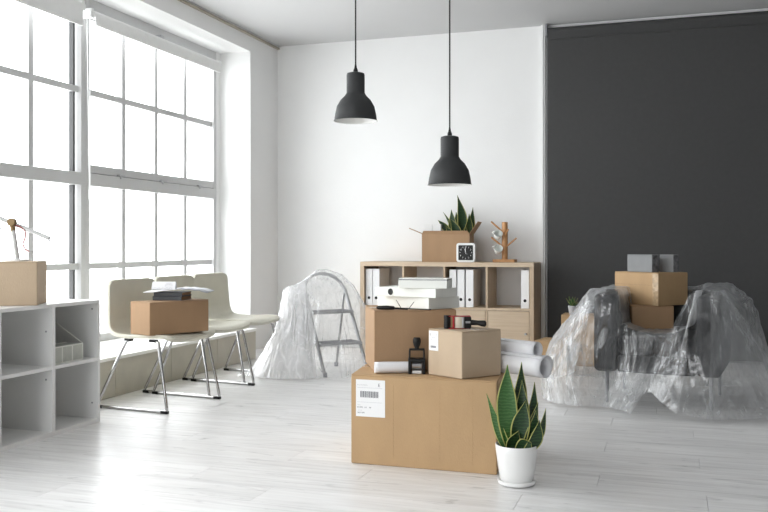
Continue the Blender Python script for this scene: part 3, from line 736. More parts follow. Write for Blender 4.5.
# alarm clock
ck = tag(empty('alarm_clock', (-1.602, 6.974, SH + .0005)), 'small square white clock with black dial, on the shelf', 'clock')
def rrect(wd, ht, r, n=6):
    P = []
    for cx_, cy_, a0 in ((wd / 2 - r, ht / 2 - r, 0), (-wd / 2 + r, ht / 2 - r, 90), (-wd / 2 + r, -ht / 2 + r, 180), (wd / 2 - r, -ht / 2 + r, 270)):
        for i in range(n + 1): an = R(a0 + 90 * i / n); P.append((cx_ + r * math.cos(an), cy_ + r * math.sin(an)))
    return P
Tc = Matrix.Translation((0, 0, .079)) @ Matrix.Rotation(PI / 2, 4, 'X')
B().prism(rrect(.158, .158, .022), -.03, .0, None, Tc).build('case', M['white'], ck, bevel=.004)
B().prism(rrect(.122, .122, .006), .0, .0012, None, Tc).build('dial', M['black'], ck)
mes = []
for k in range(1, 13):
    a_ = PI / 2 - k * PI / 6; s_ = .0485
    mes.append(txt(str(k), .0165, Tc @ Matrix.Translation((s_ * math.cos(a_), s_ * math.sin(a_), .0016)), M['label'], 'numeral', None))
join_meshes('numerals', mes, M['label'], ck)
for an, ln, wd in ((R(103), .032, .004), (R(93), .044, .003)):
    Th = Tc @ Matrix.Translation((0, 0, .002)) @ Matrix.Rotation(an, 4, 'Z'); B().box((-.010, -wd / 2, 0), (ln, wd / 2, .0006), None, Th).build('clock_hand', M['label'], ck)
Th = Tc @ Matrix.Translation((0, 0, .0026)) @ Matrix.Rotation(R(-45), 4, 'Z'); B().box((-.012, -.0007, 0), (.02, .0007, .0005), None, Th).build('alarm_hand', M['inkgrey'], ck)

# mug tree and two mugs
mt = tag(empty('mug_tree', (-1.302, 7.10, SH + .0005)), 'wooden mug tree with angled pegs, on the right of the shelf', 'mug rack')
B().prism(rrect(.185, .12, .01), 0, .024).build('base', M['mugwood'], mt, bevel=.003)
B().tube([(0, 0, .02), (0, 0, .33)], .024, 24).build('post', M['mugwood'], mt, smooth=True, bevel=.002)
for a_, b_ in (((-.01, -.01, .245), (-.110, -.02, .335)), ((-.01, -.01, .125), (-.108, -.02, .205)), ((.01, -.01, .17), (.100, -.02, .20)), ((.01, -.01, .125), (.098, -.015, .198)), ((.0, -.012, .215), (.040, -.07, .268)), ((.0, .015, .2), (-.03, .09, .25))):
    if b_ == (.100, -.02, .20): continue
    B().tube([a_, b_], .0072, 12).build('peg', M['mugwood'], mt, smooth=True)
for k, (x_, z_, lab) in enumerate(((-.062, .220, 'white espresso cup hanging on the upper peg of the mug tree'), (-.060, .100, 'white espresso cup hanging on the lower peg of the mug tree'))):
    g = tag(empty('mug', (-1.302 + x_ + .012, 7.10 - .045, SH + z_)), lab, 'mug')
    g.rotation_euler = (R(48), R(28), 0)
    B().lathe([(.0, -.03), (.018, -.03), (.026, -.024), (.033, .0), (.036, .03), (.0335, .03), (.031, .0), (.024, -.020), (.0, -.024)], 32).build('cup', M['mug'], g, smooth=True, angle=60)
    B().tube([(-.030, 0, .018), (-.046, 0, .020), (-.053, 0, .006), (-.047, 0, -.010), (-.028, 0, -.014)], .0042, 8).build('handle', M['mug'], g, smooth=True)

# ------------------------------------------------------------------ white cube unit at left
CX, CY0, CY1, CZ, CD = -2.81, 2.72, 3.815, .632, .355
cu = tag(empty('cube_shelf', (CX - CD / 2, (CY0 + CY1) / 2, 0)), 'pale grey open cube shelf at the left edge, two rows high', 'shelf')
OFF = (-(CX - CD / 2), -(CY0 + CY1) / 2, 0)
def cp(b, name, m=M['cubegrey'], **k):
    o = b.build(name, m, cu, **k); o.location = OFF; return o
tk = .017
cp(B().box((CX - CD, CY0, CZ - tk), (CX, CY1, CZ)), 'top_panel', bevel=.0012)
cp(B().box((CX - CD, CY0, 0), (CX, CY1, tk + .004)), 'bottom_panel', bevel=.0012)
cp(B().box((CX - CD, CY1 - tk, tk + .004), (CX, CY1, CZ - tk)), 'side_panel'); cp(B().box((CX - CD, CY0, tk + .004), (CX, CY0 + tk, CZ - tk)), 'side_panel')
for yy in (3.46, 3.105): cp(B().box((CX - CD, yy - .011, tk + .004), (CX, yy + .011, CZ - tk)), 'divider')
for a, b in ((3.471, CY1 - tk), (3.116, 3.449), (CY0 + tk, 3.094)): cp(B().box((CX - CD, a, .318), (CX - .002, b, .334)), 'shelf_board')
cp(B().box((CX - CD, CY0 + tk, .02), (CX - CD + .004, CY1 - tk, CZ - tk)), 'back_panel')
for yy, zz in ((CY1 - tk, .585), (CY1 - tk, .10), (3.449, .27), (3.449, .50)):
    cp(B().tube([(CX - .035, yy - .003, zz), (CX - .035, yy, zz)], .0045, 12), 'cam_cover', M['greyboard'])
for yy in (3.52, 3.66): cp(B().tube([(CX - .02, yy, CZ - tk - .002), (CX - .02, yy, CZ - tk)], .0045, 12), 'cam_cover', M['greyboard'])

# wire organiser in the cube
og = tag(empty('desk_organiser', (CX - .03, 3.478, .3345)), 'white wire mesh organiser in the top right cube', 'organiser')
def wire(pts, name='wire_frame', r=.0034): return B().tube(pts, r, 6).build(name, M['socket'], og)
OD = -.26; W2 = .235
wire([(0, W2, .0025), (0, W2, .082), (-.17, W2, .185), (OD, W2, .185), (OD, W2, .0025), (0, W2, .0025)])
wire([(0, 0, .0025), (0, 0, .082), (-.17, 0, .185), (OD, 0, .185), (OD, 0, .0025), (0, 0, .0025)])
wire([(0, 0, .0025), (0, W2, .0025)]); wire([(0, 0, .082), (0, W2, .082)]); wire([(OD, 0, .185), (OD, W2, .185)])
wire([(0, .08, .003), (0, .08, .082)]); wire([(0, .155, .003), (0, .155, .082)]); wire([(-.10, 0, .082), (-.10, W2, .082)]); wire([(-.10, .07, .082), (-.10, .07, .165), (-.10, 0, .165)])
msh = B()
msh.box((-.0008, .0, .003), (.0, W2, .080)); msh.box((OD, 0, .001), (0, W2, .002)); msh.box((-.10, 0, .080), (0, W2, .081)); msh.box((-.101, 0, .082), (-.10, .07, .165)); msh.box((OD, 0, .0), (OD + .001, W2, .185))
msh.box((-.11, W2 - .0005, .003), (0, W2 + .0005, .08))
msh.build('mesh_panel', M['meshgrey'], og)

# box and lamp on the cube unit
lq = [(-3.10, 3.15), (-2.812, 3.347), (-2.925, 3.550), (-3.155, 3.36)]
lb_, q = carton('cardboard_box', lq, CZ + .0005, CZ + .206, 'pale cardboard box on the cube shelf, a lamp rising from it', M['card_c'], seam='x')
lz = CZ + .206
lm = tag(empty('desk_lamp', (-2.955, 3.385, lz)), 'white articulated desk lamp with brass joint, on the box at far left', 'lamp')
def LW(r, f, z): v_ = cR * r + cF * f; return (v_.x, v_.y, z)
B().lathe([(.0, .0), (.05, .0), (.05, .008), (.012, .012), (.0, .012)], 28).build('base', M['white'], lm, smooth=True, angle=30)
B().tube([LW(0, 0, .0), LW(-.022, 0, .145)], .0105, 12).build('lower_arm', M['lampgrey'], lm, smooth=True)
B().tube([LW(-.15, .02, .228), LW(.150, .0, .108)], .0100, 12).build('upper_arm', M['lampgrey'], lm, smooth=True)
B().tube([LW(-.027, -.018, .185), LW(-.027, .012, .185)], .019, 24).build('joint', M['brass'], lm, smooth=True, bevel=.002)
B().tube([LW(-.026, 0, .172), LW(-.023, 0, .140)], [.014, .010], 14).build('socket', M['brass'], lm, smooth=True)
def smooth_pts(P, n=8):
    P = [Vector(p_) for p_ in P]; out = []
    for i in range(len(P) - 1):
        a0 = P[max(0, i - 1)]; a1 = P[i]; a2 = P[i + 1]; a3 = P[min(len(P) - 1, i + 2)]
        for k in range(n):
            t = k / n; out.append(.5 * ((2 * a1) + (-a0 + a2) * t + (2 * a0 - 5 * a1 + 4 * a2 - a3) * t * t + (-a0 + 3 * a1 - 3 * a2 + a3) * t ** 3))
    out.append(P[-1]); return out
B().tube(smooth_pts([LW(-.018, 0, .17), LW(.008, 0, .165), (LW(.032, 0, .145)), LW(.034, 0, .115), LW(.025, 0, .085), LW(.032, 0, .060), LW(.055, 0, .045)]), .0034, 6).build('cord', M['cord'], lm, smooth=True)
B().tube(smooth_pts([LW(.055, 0, .045), LW(.085, 0, .050), LW(.125, 0, .080), LW(.148, 0, .094), LW(.15, 0, .107)]), .0034, 6).build('cable', M['silver'], lm, smooth=True)
B().lathe([(.02, .05), (.03, .04), (.05, .0), (.07, -.05), (.068, -.05), (.046, .0), (.0, .045)], 28, None, Matrix.Translation(LW(-.16, .02, .20))).build('lamp_shade', M['white'], lm, smooth=True)

# ------------------------------------------------------------------ chairs by the window
def chair_shell():
    prof = smooth_pts([(-.200, .718), (-.198, .66), (-.193, .56), (-.187, .480), (-.168, .432), (-.125, .412), (-.05, .406), (.06, .408), (.15, .412), (.215, .408), (.245, .392)], 4)
    # local: x forward, widths across y
    n = len(prof); W = .452; cols = 13; vs = []; fs = []
    arc = [0]
    for i in range(1, n): arc.append(arc[-1] + (prof[i] - prof[i - 1]).length if len(prof[i]) == 3 else 0)
    tot = arc[-1]
    for i, p_ in enumerate(prof):
        s0 = arc[i]; e_ = min(s0, tot - s0); wd = W
        r = .045
        if e_ < r: wd = W - 2 * (r - math.sqrt(max(0, r * r - (r - e_) ** 2)))
        if s0 < .35: wd -= .045 * (1 - s0 / .35) 
        for j in range(cols):
            t = j / (cols - 1) - .5
            dip = .012 * (1 - (2 * t) ** 2)
            back = 1 if s0 < .24 else 0
            vs.append((p_[0] - (dip if back else 0), t * wd, p_[1] - (0 if back else dip)))
    for i in range(n - 1):
        for j in range(cols - 1): fs.append((i * cols + j, (i + 1) * cols + j, (i + 1) * cols + j + 1, i * cols + j + 1))
    return vs, fs
_sp = smooth_pts
def smooth_pts(P, n=8):
    if len(P[0]) == 2: return [Vector((v_[0], v_[1], 0)) for v_ in _sp([(p_[0], p_[1], 0) for p_ in P], n)]
    return _sp(P, n)
def make_chair(label):
    e = tag(empty('office_chair', (0, 0, 0)), label, 'chair', 'cream chairs in a row by the window')
    vs, fs = chair_shell()
    o = B().add(vs, fs).build('seat_shell', M['cream'], e, smooth=True, angle=80)
    s = o.modifiers.new('s', 'SOLIDIFY'); s.thickness = .022; s.offset = 0
    b = o.modifiers.new('b', 'BEVEL'); b.width = .006; b.segments = 2; b.limit_method = 'ANGLE'; b.angle_limit = R(50)
    for sy in (-1, 1):
        y_ = sy * .249
        pts = [(-.03, y_ * .84, .386), (-.06, y_ * .87, .378), (-.085, y_ * .90, .33), (-.232, y_, .03), (-.240, y_, .012), (-.222, y_, .009), (.222, y_, .009), (.240, y_, .014), (.238, y_, .035), (.172, y_ * .92, .35), (.160, y_ * .87, .378), (.13, y_ * .84, .386), (.09, y_ * .82, .386)]
        B().tube(pts, .0085, 10).build('leg_frame', M['steel'], e, smooth=True, angle=70)
        for fx in (-.225, .225): B().box((fx - .022, y_ - .011, 0), (fx + .022, y_ + .011, .016)).build('foot_pad', M['black'], e, bevel=.003)
        for px_ in (-.05, .12): B().box((px_ - .022, y_ * .84 - .014, .380), (px_ + .022, y_ * .84 + .014, .394)).build('mount_plate', M['black'], e, bevel=.002)
    return e
ch = make_chair('cream chair nearest the viewer, carrying the box with books')
chs = [ch]
for lab in ('cream chair in the middle of the row, largely behind the box', 'cream chair farthest in the row, nearest the plastic-covered stepladder'):
    c = copy_tree(ch); c['label'] = lab; chs.append(c)
for c, (x_, y_) in zip(chs, ((-2.812, 4.372), (-2.850, 4.892), (-2.888, 5.415))):
    c.location = (x_, y_, 0); c.rotation_euler = (0, 0, R(-5))
del ch['group']
for c in chs:
    if 'group' in c: pass
    c['group'] = 'cream chairs in a row by the window'
# box on the first chair
kq = [(-2.876, 4.176), (-2.70, 4.10), (-2.548, 4.469), (-2.724, 4.545)]
kz = .4190
kb, q = carton('cardboard_box', kq, kz, kz + .182, 'brown cardboard box standing on the nearest cream chair', M['card_b'], seam='y')
ax = Vector((.152, .369)).normalized(); sd = Vector((-.176, .076)).normalized()
ang = math.atan2(ax.y, ax.x)
def book(c, L_, W_, h_, z, label, rz):
    e = tag(empty('book', (c[0], c[1], z), rz), label, 'book')
    b = B(); b.box((0, 0, 0), (L_, W_, .0025)); b.box((0, 0, h_ - .0025), (L_, W_, h_)); b.box((0, 0, 0), (.003, W_, h_)); b.build('cover', M['book'], e, bevel=.001)
    B().box((.003, .003, .0026), (L_ - .004, W_ - .003, h_ - .0026)).build('pages', M['pages'], e)
    return e
# spine faces the viewer side
bz = kz + .182
# local x runs away from the spine, y along the spine
rzb = math.atan2(.369, .152)  # away from the viewer along the box
def book2(cx_, cy_, z, h_, label, rz, L_=.150, W_=.155):
    e = tag(empty('book', (cx_, cy_, z), rz), label, 'book')
    b = B(); b.box((0, -W_, 0), (L_, 0, .003)); b.box((0, -W_, h_ - .003), (L_, 0, h_)); b.box((0, -W_, 0), (.0035, 0, h_)); b.build('cover', M['book'], e, bevel=.001)
    B().box((.0036, -W_ + .003, .0031), (L_ - .004, -.003, h_ - .0031)).build('pages', M['pages'], e)
    return e
book2(-2.797, 4.275, bz + .0005, .024, 'dark grey book lying directly on the chair box, under the other book', R(100), .16, .172)
book2(-2.793, 4.280, bz + .025, .021, 'dark grey book lying second, under the open magazine', R(101), .155, .168)
mg = tag(empty('magazine', (-2.705, 4.355, bz + .0465), R(16)), 'open white and grey magazine spread on the two dark books', 'magazine')
vs = []; nn = 24
for i in range(nn + 1):
    t = i / nn; x_ = -.155 + .36 * t
    z_ = .002 + (.0 if t < .15 else .016 * math.sin(PI * (t - .15) / .85)) - (.0 if t < .9 else .05 * (t - .9)) + abs(.004 * math.sin(t * 20)) * (t > .5)
    vs += [(x_, -.085 + .03 * t, z_), (x_, .075 + .03 * t, z_ + .004)]
fs = [(2 * i, 2 * i + 2, 2 * i + 3, 2 * i + 1) for i in range(nn)]
o = B().add(vs[:2 * 13], fs[:12]).build('page', M['paper'], mg, smooth=True); s = o.modifiers.new('s', 'SOLIDIFY'); s.thickness = .003
k = [(Vector(v_)) for v_ in vs[2 * 12:]]
o = B().add(k, [(2 * i, 2 * i + 2, 2 * i + 3, 2 * i + 1) for i in range(nn - 12)]).build('page', mat('grey_print', (.42, .43, .47), .3, var=.35, scale=25), mg, smooth=True); s = o.modifiers.new('s', 'SOLIDIFY'); s.thickness = .004
o['label'] = 'grey printed page'
nb = tag(empty('desk_calendar', (-2.735, 4.285, bz + .0615), R(18)), 'small white desk calendar with curly line print, standing on the magazine', 'calendar')
B().add([(-.065, -.006, 0), (.068, -.006, 0), (.068, .022, .045), (-.065, .022, .045), (-.065, -.004, 0), (.068, -.004, 0), (.068, .024, .045), (-.065, .024, .045)], [(0, 1, 2, 3), (4, 5, 6, 7), (0, 1, 5, 4), (1, 2, 6, 5), (2, 3, 7, 6), (3, 0, 4, 7)]).build('front_card', M['paper'], nb)
B().add([(-.065, .05, 0), (.068, .05, 0), (.068, .024, .045), (-.065, .024, .045), (-.065, .052, 0), (.068, .052, 0), (.068, .026, .045), (-.065, .026, .045)], [(0, 1, 2, 3), (4, 5, 6, 7), (0, 1, 5, 4), (1, 2, 6, 5), (2, 3, 7, 6), (3, 0, 4, 7)]).build('back_card', M['paper'], nb)
sl = Vector((0, .028, .045)).normalized()
cur = B()
def on(x_, t): return Vector((x_, -.0068, 0)) + sl * t
for cx_, cy_, r_, a0, a1 in ((.03, .024, .019, 0, 200), (.03, .024, .012, 20, 180)):
    cur.tube([on(cx_ + r_ * math.cos(R(a)), cy_ + r_ * math.sin(R(a))) for a in range(a0, a1, 15)], .0007, 5)
for i in range(5): cur.tube([on(-.045 + i * .022 + .008 * math.cos(R(a)), .006 + .007 * math.sin(R(a))) for a in range(0, 190, 20)], .0006, 5)
cur.tube([on(-.058, .003), on(.060, .003)], .001, 5)
cur.build('line_print', M['inkgrey'], nb)

# ------------------------------------------------------------------ stepladder
LDX, LDY = -2.285, 5.606
ang = R(18.3 + 30)
ld = tag(empty('stepladder', (LDX, LDY, 0), ang), 'small aluminium two-step stepladder under a clear plastic sheet', 'stepladder')
# local: x along the steps (0..0.33), y away from the climber; rails lean back
def rail(z): return .36 * z / .60 + .0
WL = .345
hoop = []
for z in (0.01, .2, .4, .55): hoop.append((0.0 + .012 * z, rail(z), z))
for i in range(1, 12):
    a_ = PI - PI * i / 12
    z = .55 + .155 * math.sin(a_) ** .9; hoop.append((WL / 2 + (WL / 2 - .006) * math.cos(a_) ** 1 * (1), rail(z), z))
for z in (.55, .4, .2, .01): hoop.append((WL - .012 * z, rail(z), z))
B().tube(smooth_pts(hoop, 4), .0125, 12).build('hoop_rail', M['alu'], ld, smooth=True)
for z in (.215, .43):
    y_ = rail(z); b = B().box((.008, y_ - .055, z - .012), (WL - .008, y_ + .115, z + .008)); b.build('step', M['alu'], ld, bevel=.006)
    b = B()
    for k in range(7): b.box((.02, y_ - .045 + k * .022, z + .008), (WL - .02, y_ - .037 + k * .022, z + .010))
    b.build('tread', M['greyboard'], ld)
for x_ in (.025, WL - .025): B().tube([(x_, rail(.55), .56), (x_, .46, .01)], .009, 10).build('rear_leg', M['alu'], ld, smooth=True)
for p_ in ((0.0, 0), (WL, 0), (.025, .46), (WL - .025, .46)): B().tube([(p_[0], p_[1], 0), (p_[0], p_[1], .03)], .0155, 12).build('rubber_foot', M['greyboard'], ld, smooth=True)

# ------------------------------------------------------------------ armchair
ARZ = R(-7.5)
ac = tag(empty('armchair', (-.43, 5.13, 0), ARZ), 'charcoal club armchair beneath the plastic sheet', 'armchair')
AW, AD, AH = .69, .70, .635
def ap(b, name, m=M['fabric'], bv=.03, **k): return b.build(name, m, ac, bevel=bv, seg=4, **k)
ap(B().box((0, 0, .19), (.13, AD, AH)), 'armrest'); ap(B().box((AW - .13, 0, .19), (AW, AD, AH)), 'armrest')
ap(B().box((.13, AD - .16, .19), (AW - .13, AD, AH + .015)), 'backrest'); ap(B().box((.132, .012, .19), (AW - .132, AD - .162, .29)), 'seat_base', bv=.02)
ap(B().box((.134, .0, .292), (AW - .134, AD - .164, .405)), 'seat_cushion', bv=.035)
for x_ in (.06, AW - .06):
    for y_ in (.10, AD - .06): B().tube([(x_, y_, 0), (x_, y_, .20)], [.008, .013], 12).build('leg', M['greyboard'], ac, smooth=True)
# boxes on the seat
B1 = [(-.224, 5.35), (.012, 5.405), (-.055, 5.66), (-.288, 5.605)]
s1, _ = carton('cardboard_box', B1, .416, .556, 'lower cardboard box sunk in the armchair, under the taped one', M['card_b'], seam='x')
B2 = [(-.338, 5.605), (-.075, 5.356), (.092, 5.548), (-.171, 5.797)]
s2, q = carton('cardboard_box', B2, .557, .752, 'taped cardboard box, wide and tilted towards the corner, upper of two on the armchair', M['card'], seam='y', tape=None)
s2['label'] = 'wide cardboard box with clear tape at its front corner, above the armchair'
T, L = face_frame(q[0], q[1], 0, 0); B().box((L - .045, .0, .0), (L, .19, .0008), None, T).build('tape', M['tape'], s2)
T, L = face_frame(q[0], q[1], 0, 0); B().box((.005, .119, .0), (L - .05, .1205, .0008), None, T).build('crease', M['cardedge'], s2)
# two grey boxes on top
fu = Vector((-.726, .688)); fr_ = Vector((.657, .754))
C0 = Vector((-.112, 5.425))
def gbox(c, wl_, wr_, h_, label):
    qd = [tuple(c + fu * wl_), tuple(c), tuple(c + fr_ * wr_), tuple(c + fu * wl_ + fr_ * wr_)]
    e, q = carton('cardboard_box', qd, .7525, .7525 + h_, label, M['greybox'], seam='y')
    T, L = face_frame(q[1], q[2], 0, 0); B().box((.002, .002, 0), (L - .002, h_ - .002, .001), None, T).build('tape', M['greytape'], e)
    return e
gbox(C0, .205, .060, .106, 'grey box with glossy taped side, left of two on the top carton')
gbox(C0 + fr_ * .128 - fu * .050, .11, .048, .106, 'narrower grey box, right of two on the top carton')

# boxes and plant behind the armchair
carton('cardboard_box', [(-.93, 6.23), (-.70, 6.20), (-.66, 6.45), (-.89, 6.48)], 0, .236, 'low cardboard box on the floor between shelf and armchair', M['card'], seam='x')
carton('cardboard_box', [(-.80, 6.72), (-.55, 6.72), (-.55, 6.97), (-.80, 6.97)], 0, .385, 'tall cardboard box carrying the tiny potted plant, behind the armchair', M['card'], seam='x')
tp_ = tag(empty('potted_plant', (-.722, 6.80, .3855)), 'tiny green plant in a grey pot, on a box behind the armchair', 'plant')
B().lathe([(.0, .0), (.026, .0), (.036, .06), (.036, .066), (.032, .066), (.03, .055), (.0, .055)], 28).build('pot', M['greypot'], tp_, smooth=True, angle=50)
rn = random.Random(5)
for k in range(14):
    a_ = k * 2.4; r_ = rn.uniform(.02, .052); z_ = rn.uniform(.09, .14)
    leaf(tp_, (0, 0, .055), (r_ * math.cos(a_), r_ * math.sin(a_), z_), .017, (0, 0, .0), M['leafsmall'], (math.cos(a_), math.sin(a_), .3), edge=.02, n=6)
    
# ------------------------------------------------------------------ polythene dust sheets
def sheet(name, rows, frame, mt, label, reps=4, crumple=.004, seed=0.0, fold=.020, nfold=30, push=None, parent=None, wob=2.5):
    """rows of fold points (front hem first) in the frame (origin, x axis, y axis); refined, folded and crumpled"""
    P = np.array(rows, dtype=float)
    lw_ = .5
    def up(a, ax):
        a = np.moveaxis(a, ax, 0); n = a.shape[0]
        e_ = np.concatenate([a[:1] * 2 - a[1:2], a, a[-1:] * 2 - a[-2:-1]])
        lin = (e_[1:-2] + e_[2:-1]) / 2; cub = (-e_[:-3] + 9 * e_[1:-2] + 9 * e_[2:-1] - e_[3:]) / 16
        out = np.empty((2 * n - 1,) + a.shape[1:]); out[0::2] = a; out[1::2] = lw_ * lin + (1 - lw_) * cub
        return np.moveaxis(out, 0, ax)
    for lw_ in (.8, .6, .3, .0)[:reps]: P = up(up(P, 0), 1)
    NY, NX, _k = P.shape
    gy = np.gradient(P, axis=0); gx = np.gradient(P, axis=1); N_ = np.cross(gx, gy); N_ /= np.linalg.norm(N_, axis=-1, keepdims=True) + 1e-9
    disp = np.zeros((NY, NX))
    for i in range(NY):
        v_ = i / (NY - 1)
        for j in range(NX):
            u_ = j / (NX - 1); p_ = P[i, j]
            wv = noise.noise((u_ * 5 + seed, v_ * 2.2, .3))
            ph = u_ * nfold + wob * wv
            tri = abs((ph % 1.0) - .5) * 2 - .5
            amp = max(0.0, noise.noise((u_ * 6, v_ * 3 + seed, 4.2))) * 2.2 + .12
            a_ = 2.2 * noise.noise((p_[0] * 1.5 + seed, p_[1] * 1.5, p_[2] * 1.5)) + seed
            s_ = (p_[0] - p_[1] * .4) * math.cos(a_) + p_[2] * math.sin(a_); t_ = -(p_[0] - p_[1] * .4) * math.sin(a_) + p_[2] * math.cos(a_)
            r1 = 1 - abs(noise.noise((s_ * 9, t_ * 2.5, seed))) * 3.2; r2 = 1 - abs(noise.noise((s_ * 22 + 3, t_ * 9, seed + 5))) * 3.0
            disp[i, j] = fold * min(1, max(.1, (.80 - p_[2]) / .35)) * tri * amp + crumple * (max(r1, -.3) + .35 * max(r2, -.5))
    P = P + N_ * disp[..., None]
    if push: P = push(P)
    P[..., 2] = np.maximum(P[..., 2], .003 + .004 * np.abs(disp) / .01)
    o_, ax_, ay_ = (np.array(q_) for q_ in frame)
    Wd = P[..., :1] * ax_ + P[..., 1:2] * ay_ + P[..., 2:] * np.array((0, 0, 1.0))
    idx = np.arange(NY * NX).reshape(NY, NX)
    F = np.stack([idx[:-1, :-1], idx[:-1, 1:], idx[1:, 1:], idx[1:, :-1]], -1).reshape(-1, 4)
    me = bpy.data.meshes.new(name); me.from_pydata(Wd.reshape(-1, 3).tolist(), [], F.tolist()); me.materials.append(mt)
    me.polygons.foreach_set('use_smooth', [True] * len(F)); me.update()
    o = bpy.data.objects.new(name, me); COL.objects.link(o); o.location = tuple(o_)
    if parent: o.parent = parent; o.location = (0, 0, 0); return o
    return tag(o, label, 'dust sheet')
def push_boxes(boxes, mg=.012):
    def f(P):
        P = P.copy()
        for (x0, x1, y0, y1, z1) in boxes:
            x, y, z = P[..., 0], P[..., 1], P[..., 2]
            d = np.stack([x - (x0 - mg), (x1 + mg) - x, y - (y0 - mg), (y1 + mg) - y, (z1 + mg) - z], -1)
            ins = (d > 0).all(-1); k = d.argmin(-1)
            P[..., 0] = np.where(ins & (k == 0), x0 - mg, np.where(ins & (k == 1), x1 + mg, x))
            P[..., 1] = np.where(ins & (k == 2), y0 - mg, np.where(ins & (k == 3), y1 + mg, y))
            P[..., 2] = np.where(ins & (k == 4), z1 + mg, z)
        return P
    return f
ca, sa = math.cos(ARZ), math.sin(ARZ)
ROWS = [
 [(-.30,.02,.01),(-.22,-.08,.01),(-.12,-.13,.01),(-.03,-.14,.01),(.05,-.13,.01),(.13,-.13,.01),(.20,-.18,.01),(.26,-.25,.012),(.32,-.13,.13),(.44,-.21,.06),(.56,-.26,.02),(.68,-.25,.01),(.82,-.16,.01),(1.0,0,.01),(1.12,.1,.01)],
 [(-.33,.10,.05),(-.27,-.01,.12),(-.17,-.07,.14),(-.08,-.12,.13),(.03,-.08,.13),(.13,-.04,.11),(.20,-.07,.10),(.29,-.12,.15),(.35,-.13,.20),(.44,-.15,.17),(.54,-.18,.15),(.66,-.17,.16),(.81,-.10,.13),(.97,.08,.09),(1.1,.18,.02)],
 [(-.35,.17,.08),(-.30,.08,.24),(-.18,.03,.31),(-.07,-.05,.36),(.08,-.06,.36),(.16,-.02,.30),(.24,-.05,.27),(.34,-.02,.30),(.43,-.05,.29),(.48,-.05,.31),(.52,-.09,.42),(.66,-.07,.42),(.78,.01,.33),(.92,.17,.22),(1.06,.26,.04)],
 [(-.36,.28,.07),(-.31,.24,.33),(-.16,.16,.50),(-.02,-.005,.69),(.13,.0,.68),(.165,.02,.47),(.24,.0,.43),(.35,-.015,.42),(.45,-.01,.43),(.52,.02,.48),(.56,-.01,.69),(.69,-.005,.685),(.79,.10,.53),(.91,.26,.26),(1.05,.36,.05)],
 [(-.36,.42,.05),(-.31,.38,.34),(-.15,.32,.54),(-.01,.22,.685),(.13,.24,.685),(.16,.24,.46),(.25,.24,.42),(.35,.24,.418),(.45,.24,.42),(.53,.24,.46),(.56,.24,.685),(.69,.24,.685),(.79,.28,.55),(.90,.40,.27),(1.04,.48,.04)],
 [(-.35,.56,.05),(-.29,.52,.32),(-.14,.48,.54),(-.01,.45,.685),(.13,.44,.685),(.17,.43,.47),(.26,.45,.43),(.35,.45,.43),(.44,.45,.43),(.52,.43,.48),(.56,.44,.69),(.69,.44,.69),(.80,.46,.56),(.90,.54,.28),(1.03,.60,.04)],
 [(-.34,.70,.05),(-.26,.66,.30),(-.12,.62,.52),(-.01,.60,.69),(.13,.60,.69),(.22,.58,.69),(.28,.58,.69),(.35,.58,.69),(.42,.58,.69),(.50,.58,.695),(.56,.60,.71),(.70,.60,.71),(.82,.60,.58),(.90,.68,.30),(1.0,.74,.04)],
 [(-.32,.84,.03),(-.22,.80,.22),(-.10,.78,.36),(0,.76,.42),(.13,.76,.42),(.22,.76,.42),(.28,.76,.42),(.35,.76,.42),(.42,.76,.42),(.50,.76,.42),(.58,.77,.42),(.70,.78,.42),(.80,.80,.36),(.88,.84,.2),(.98,.88,.03)],
 [(-.30,.98,.01),(-.18,.96,.01),(-.08,.94,.01),(0,.92,.01),(.13,.90,.01),(.22,.90,.01),(.28,.90,.01),(.35,.90,.01),(.42,.90,.01),(.50,.90,.01),(.60,.92,.01),(.72,.94,.01),(.80,.96,.01),(.87,.99,.01),(.96,1.02,.01)]]
ROWS = [[(x, y, z - .03 if z > .6 else z) for (x, y, z) in r_] for r_ in ROWS]
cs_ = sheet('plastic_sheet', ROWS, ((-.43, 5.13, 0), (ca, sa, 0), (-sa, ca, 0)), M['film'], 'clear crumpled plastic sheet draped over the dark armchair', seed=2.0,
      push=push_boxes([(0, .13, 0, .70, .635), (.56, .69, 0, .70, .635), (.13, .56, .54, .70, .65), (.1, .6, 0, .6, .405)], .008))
ROWS = [
 [(-.62,.0,.01),(-.44,-.08,.01),(-.26,-.14,.01),(-.1,-.16,.01),(.02,-.12,.01),(.14,-.10,.01),(.25,-.06,.01),(.34,-.02,.01),(.42,.08,.01)],
 [(-.50,.10,.06),(-.39,0,.15),(-.24,-.07,.18),(-.10,-.08,.19),(0,-.06,.2),(.12,-.03,.2),(.22,0,.2),(.33,.03,.2),(.37,.15,.2)],
 [(-.42,.2,.20),(-.33,.09,.36),(-.22,.04,.42),(-.11,.08,.45),(-.02,.08,.45),(.08,.1,.45),(.17,.13,.45),(.28,.17,.44),(.32,.25,.40)],
 [(-.36,.28,.34),(-.31,.21,.60),(-.24,.19,.62),(-.168,.25,.67),(-.08,.28,.735),(.0,.30,.74),(.10,.33,.70),(.185,.36,.62),(.25,.4,.5)],
 [(-.36,.40,.30),(-.29,.38,.52),(-.22,.40,.53),(-.14,.45,.53),(-.06,.47,.54),(.02,.49,.54),(.11,.51,.53),(.20,.53,.50),(.28,.54,.4)],
 [(-.42,.55,.12),(-.33,.56,.22),(-.24,.60,.24),(-.16,.64,.25),(-.07,.66,.25),(.02,.68,.25),(.12,.69,.25),(.23,.68,.24),(.32,.64,.2)],
 [(-.46,.66,.01),(-.36,.70,.01),(-.26,.74,.01),(-.17,.77,.01),(-.07,.80,.01),(.03,.81,.01),(.14,.81,.01),(.25,.79,.01),(.36,.74,.01)]]
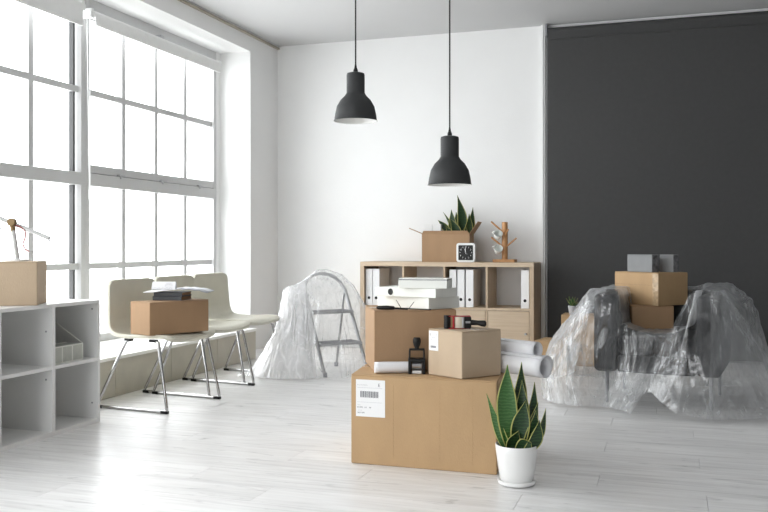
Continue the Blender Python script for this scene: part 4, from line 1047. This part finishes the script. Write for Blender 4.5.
ls_ = sheet('plastic_sheet', ROWS, ((-2.285, 5.606, 0), tuple(cR), tuple(cF)), M['film_white'], 'milky white plastic sheet hanging over the stepladder', seed=5.0, nfold=16, fold=.02)
# folded-over layers of the same sheets
LAY = [[(-.54,-.02,.012),(-.44,-.10,.012),(-.34,-.15,.012),(-.24,-.17,.012),(-.13,-.17,.012),(-.05,-.15,.012)],
       [(-.46,.08,.14),(-.38,-.03,.17),(-.31,-.08,.22),(-.22,-.09,.20),(-.14,-.09,.22),(-.09,-.06,.2)],
       [(-.39,.17,.27),(-.33,.07,.36),(-.28,.03,.40),(-.22,.03,.42),(-.17,.05,.44),(-.12,.08,.44)],
       [(-.33,.25,.42),(-.31,.18,.57),(-.27,.16,.62),(-.23,.18,.63),(-.20,.20,.64),(-.165,.23,.66)]]
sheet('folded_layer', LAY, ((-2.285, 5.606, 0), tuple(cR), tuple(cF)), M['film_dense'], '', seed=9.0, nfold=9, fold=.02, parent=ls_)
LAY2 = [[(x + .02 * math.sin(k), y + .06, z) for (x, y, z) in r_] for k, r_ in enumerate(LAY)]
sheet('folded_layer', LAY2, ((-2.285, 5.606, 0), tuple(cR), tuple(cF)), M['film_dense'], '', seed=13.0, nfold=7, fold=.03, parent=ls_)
LAY = [[(-.24,-.09,.012),(-.17,-.14,.012),(-.11,-.16,.012),(-.04,-.17,.012),(.02,-.15,.012)],
       [(-.28,-.01,.14),(-.20,-.09,.16),(-.13,-.13,.16),(-.09,-.12,.18),(-.02,-.09,.18)],
       [(-.30,.08,.26),(-.22,.0,.33),(-.16,-.03,.38),(-.11,-.06,.40),(-.03,-.05,.42)],
       [(-.29,.23,.36),(-.20,.12,.45),(-.13,.08,.52),(-.07,.04,.57),(.0,-.02,.60)]]
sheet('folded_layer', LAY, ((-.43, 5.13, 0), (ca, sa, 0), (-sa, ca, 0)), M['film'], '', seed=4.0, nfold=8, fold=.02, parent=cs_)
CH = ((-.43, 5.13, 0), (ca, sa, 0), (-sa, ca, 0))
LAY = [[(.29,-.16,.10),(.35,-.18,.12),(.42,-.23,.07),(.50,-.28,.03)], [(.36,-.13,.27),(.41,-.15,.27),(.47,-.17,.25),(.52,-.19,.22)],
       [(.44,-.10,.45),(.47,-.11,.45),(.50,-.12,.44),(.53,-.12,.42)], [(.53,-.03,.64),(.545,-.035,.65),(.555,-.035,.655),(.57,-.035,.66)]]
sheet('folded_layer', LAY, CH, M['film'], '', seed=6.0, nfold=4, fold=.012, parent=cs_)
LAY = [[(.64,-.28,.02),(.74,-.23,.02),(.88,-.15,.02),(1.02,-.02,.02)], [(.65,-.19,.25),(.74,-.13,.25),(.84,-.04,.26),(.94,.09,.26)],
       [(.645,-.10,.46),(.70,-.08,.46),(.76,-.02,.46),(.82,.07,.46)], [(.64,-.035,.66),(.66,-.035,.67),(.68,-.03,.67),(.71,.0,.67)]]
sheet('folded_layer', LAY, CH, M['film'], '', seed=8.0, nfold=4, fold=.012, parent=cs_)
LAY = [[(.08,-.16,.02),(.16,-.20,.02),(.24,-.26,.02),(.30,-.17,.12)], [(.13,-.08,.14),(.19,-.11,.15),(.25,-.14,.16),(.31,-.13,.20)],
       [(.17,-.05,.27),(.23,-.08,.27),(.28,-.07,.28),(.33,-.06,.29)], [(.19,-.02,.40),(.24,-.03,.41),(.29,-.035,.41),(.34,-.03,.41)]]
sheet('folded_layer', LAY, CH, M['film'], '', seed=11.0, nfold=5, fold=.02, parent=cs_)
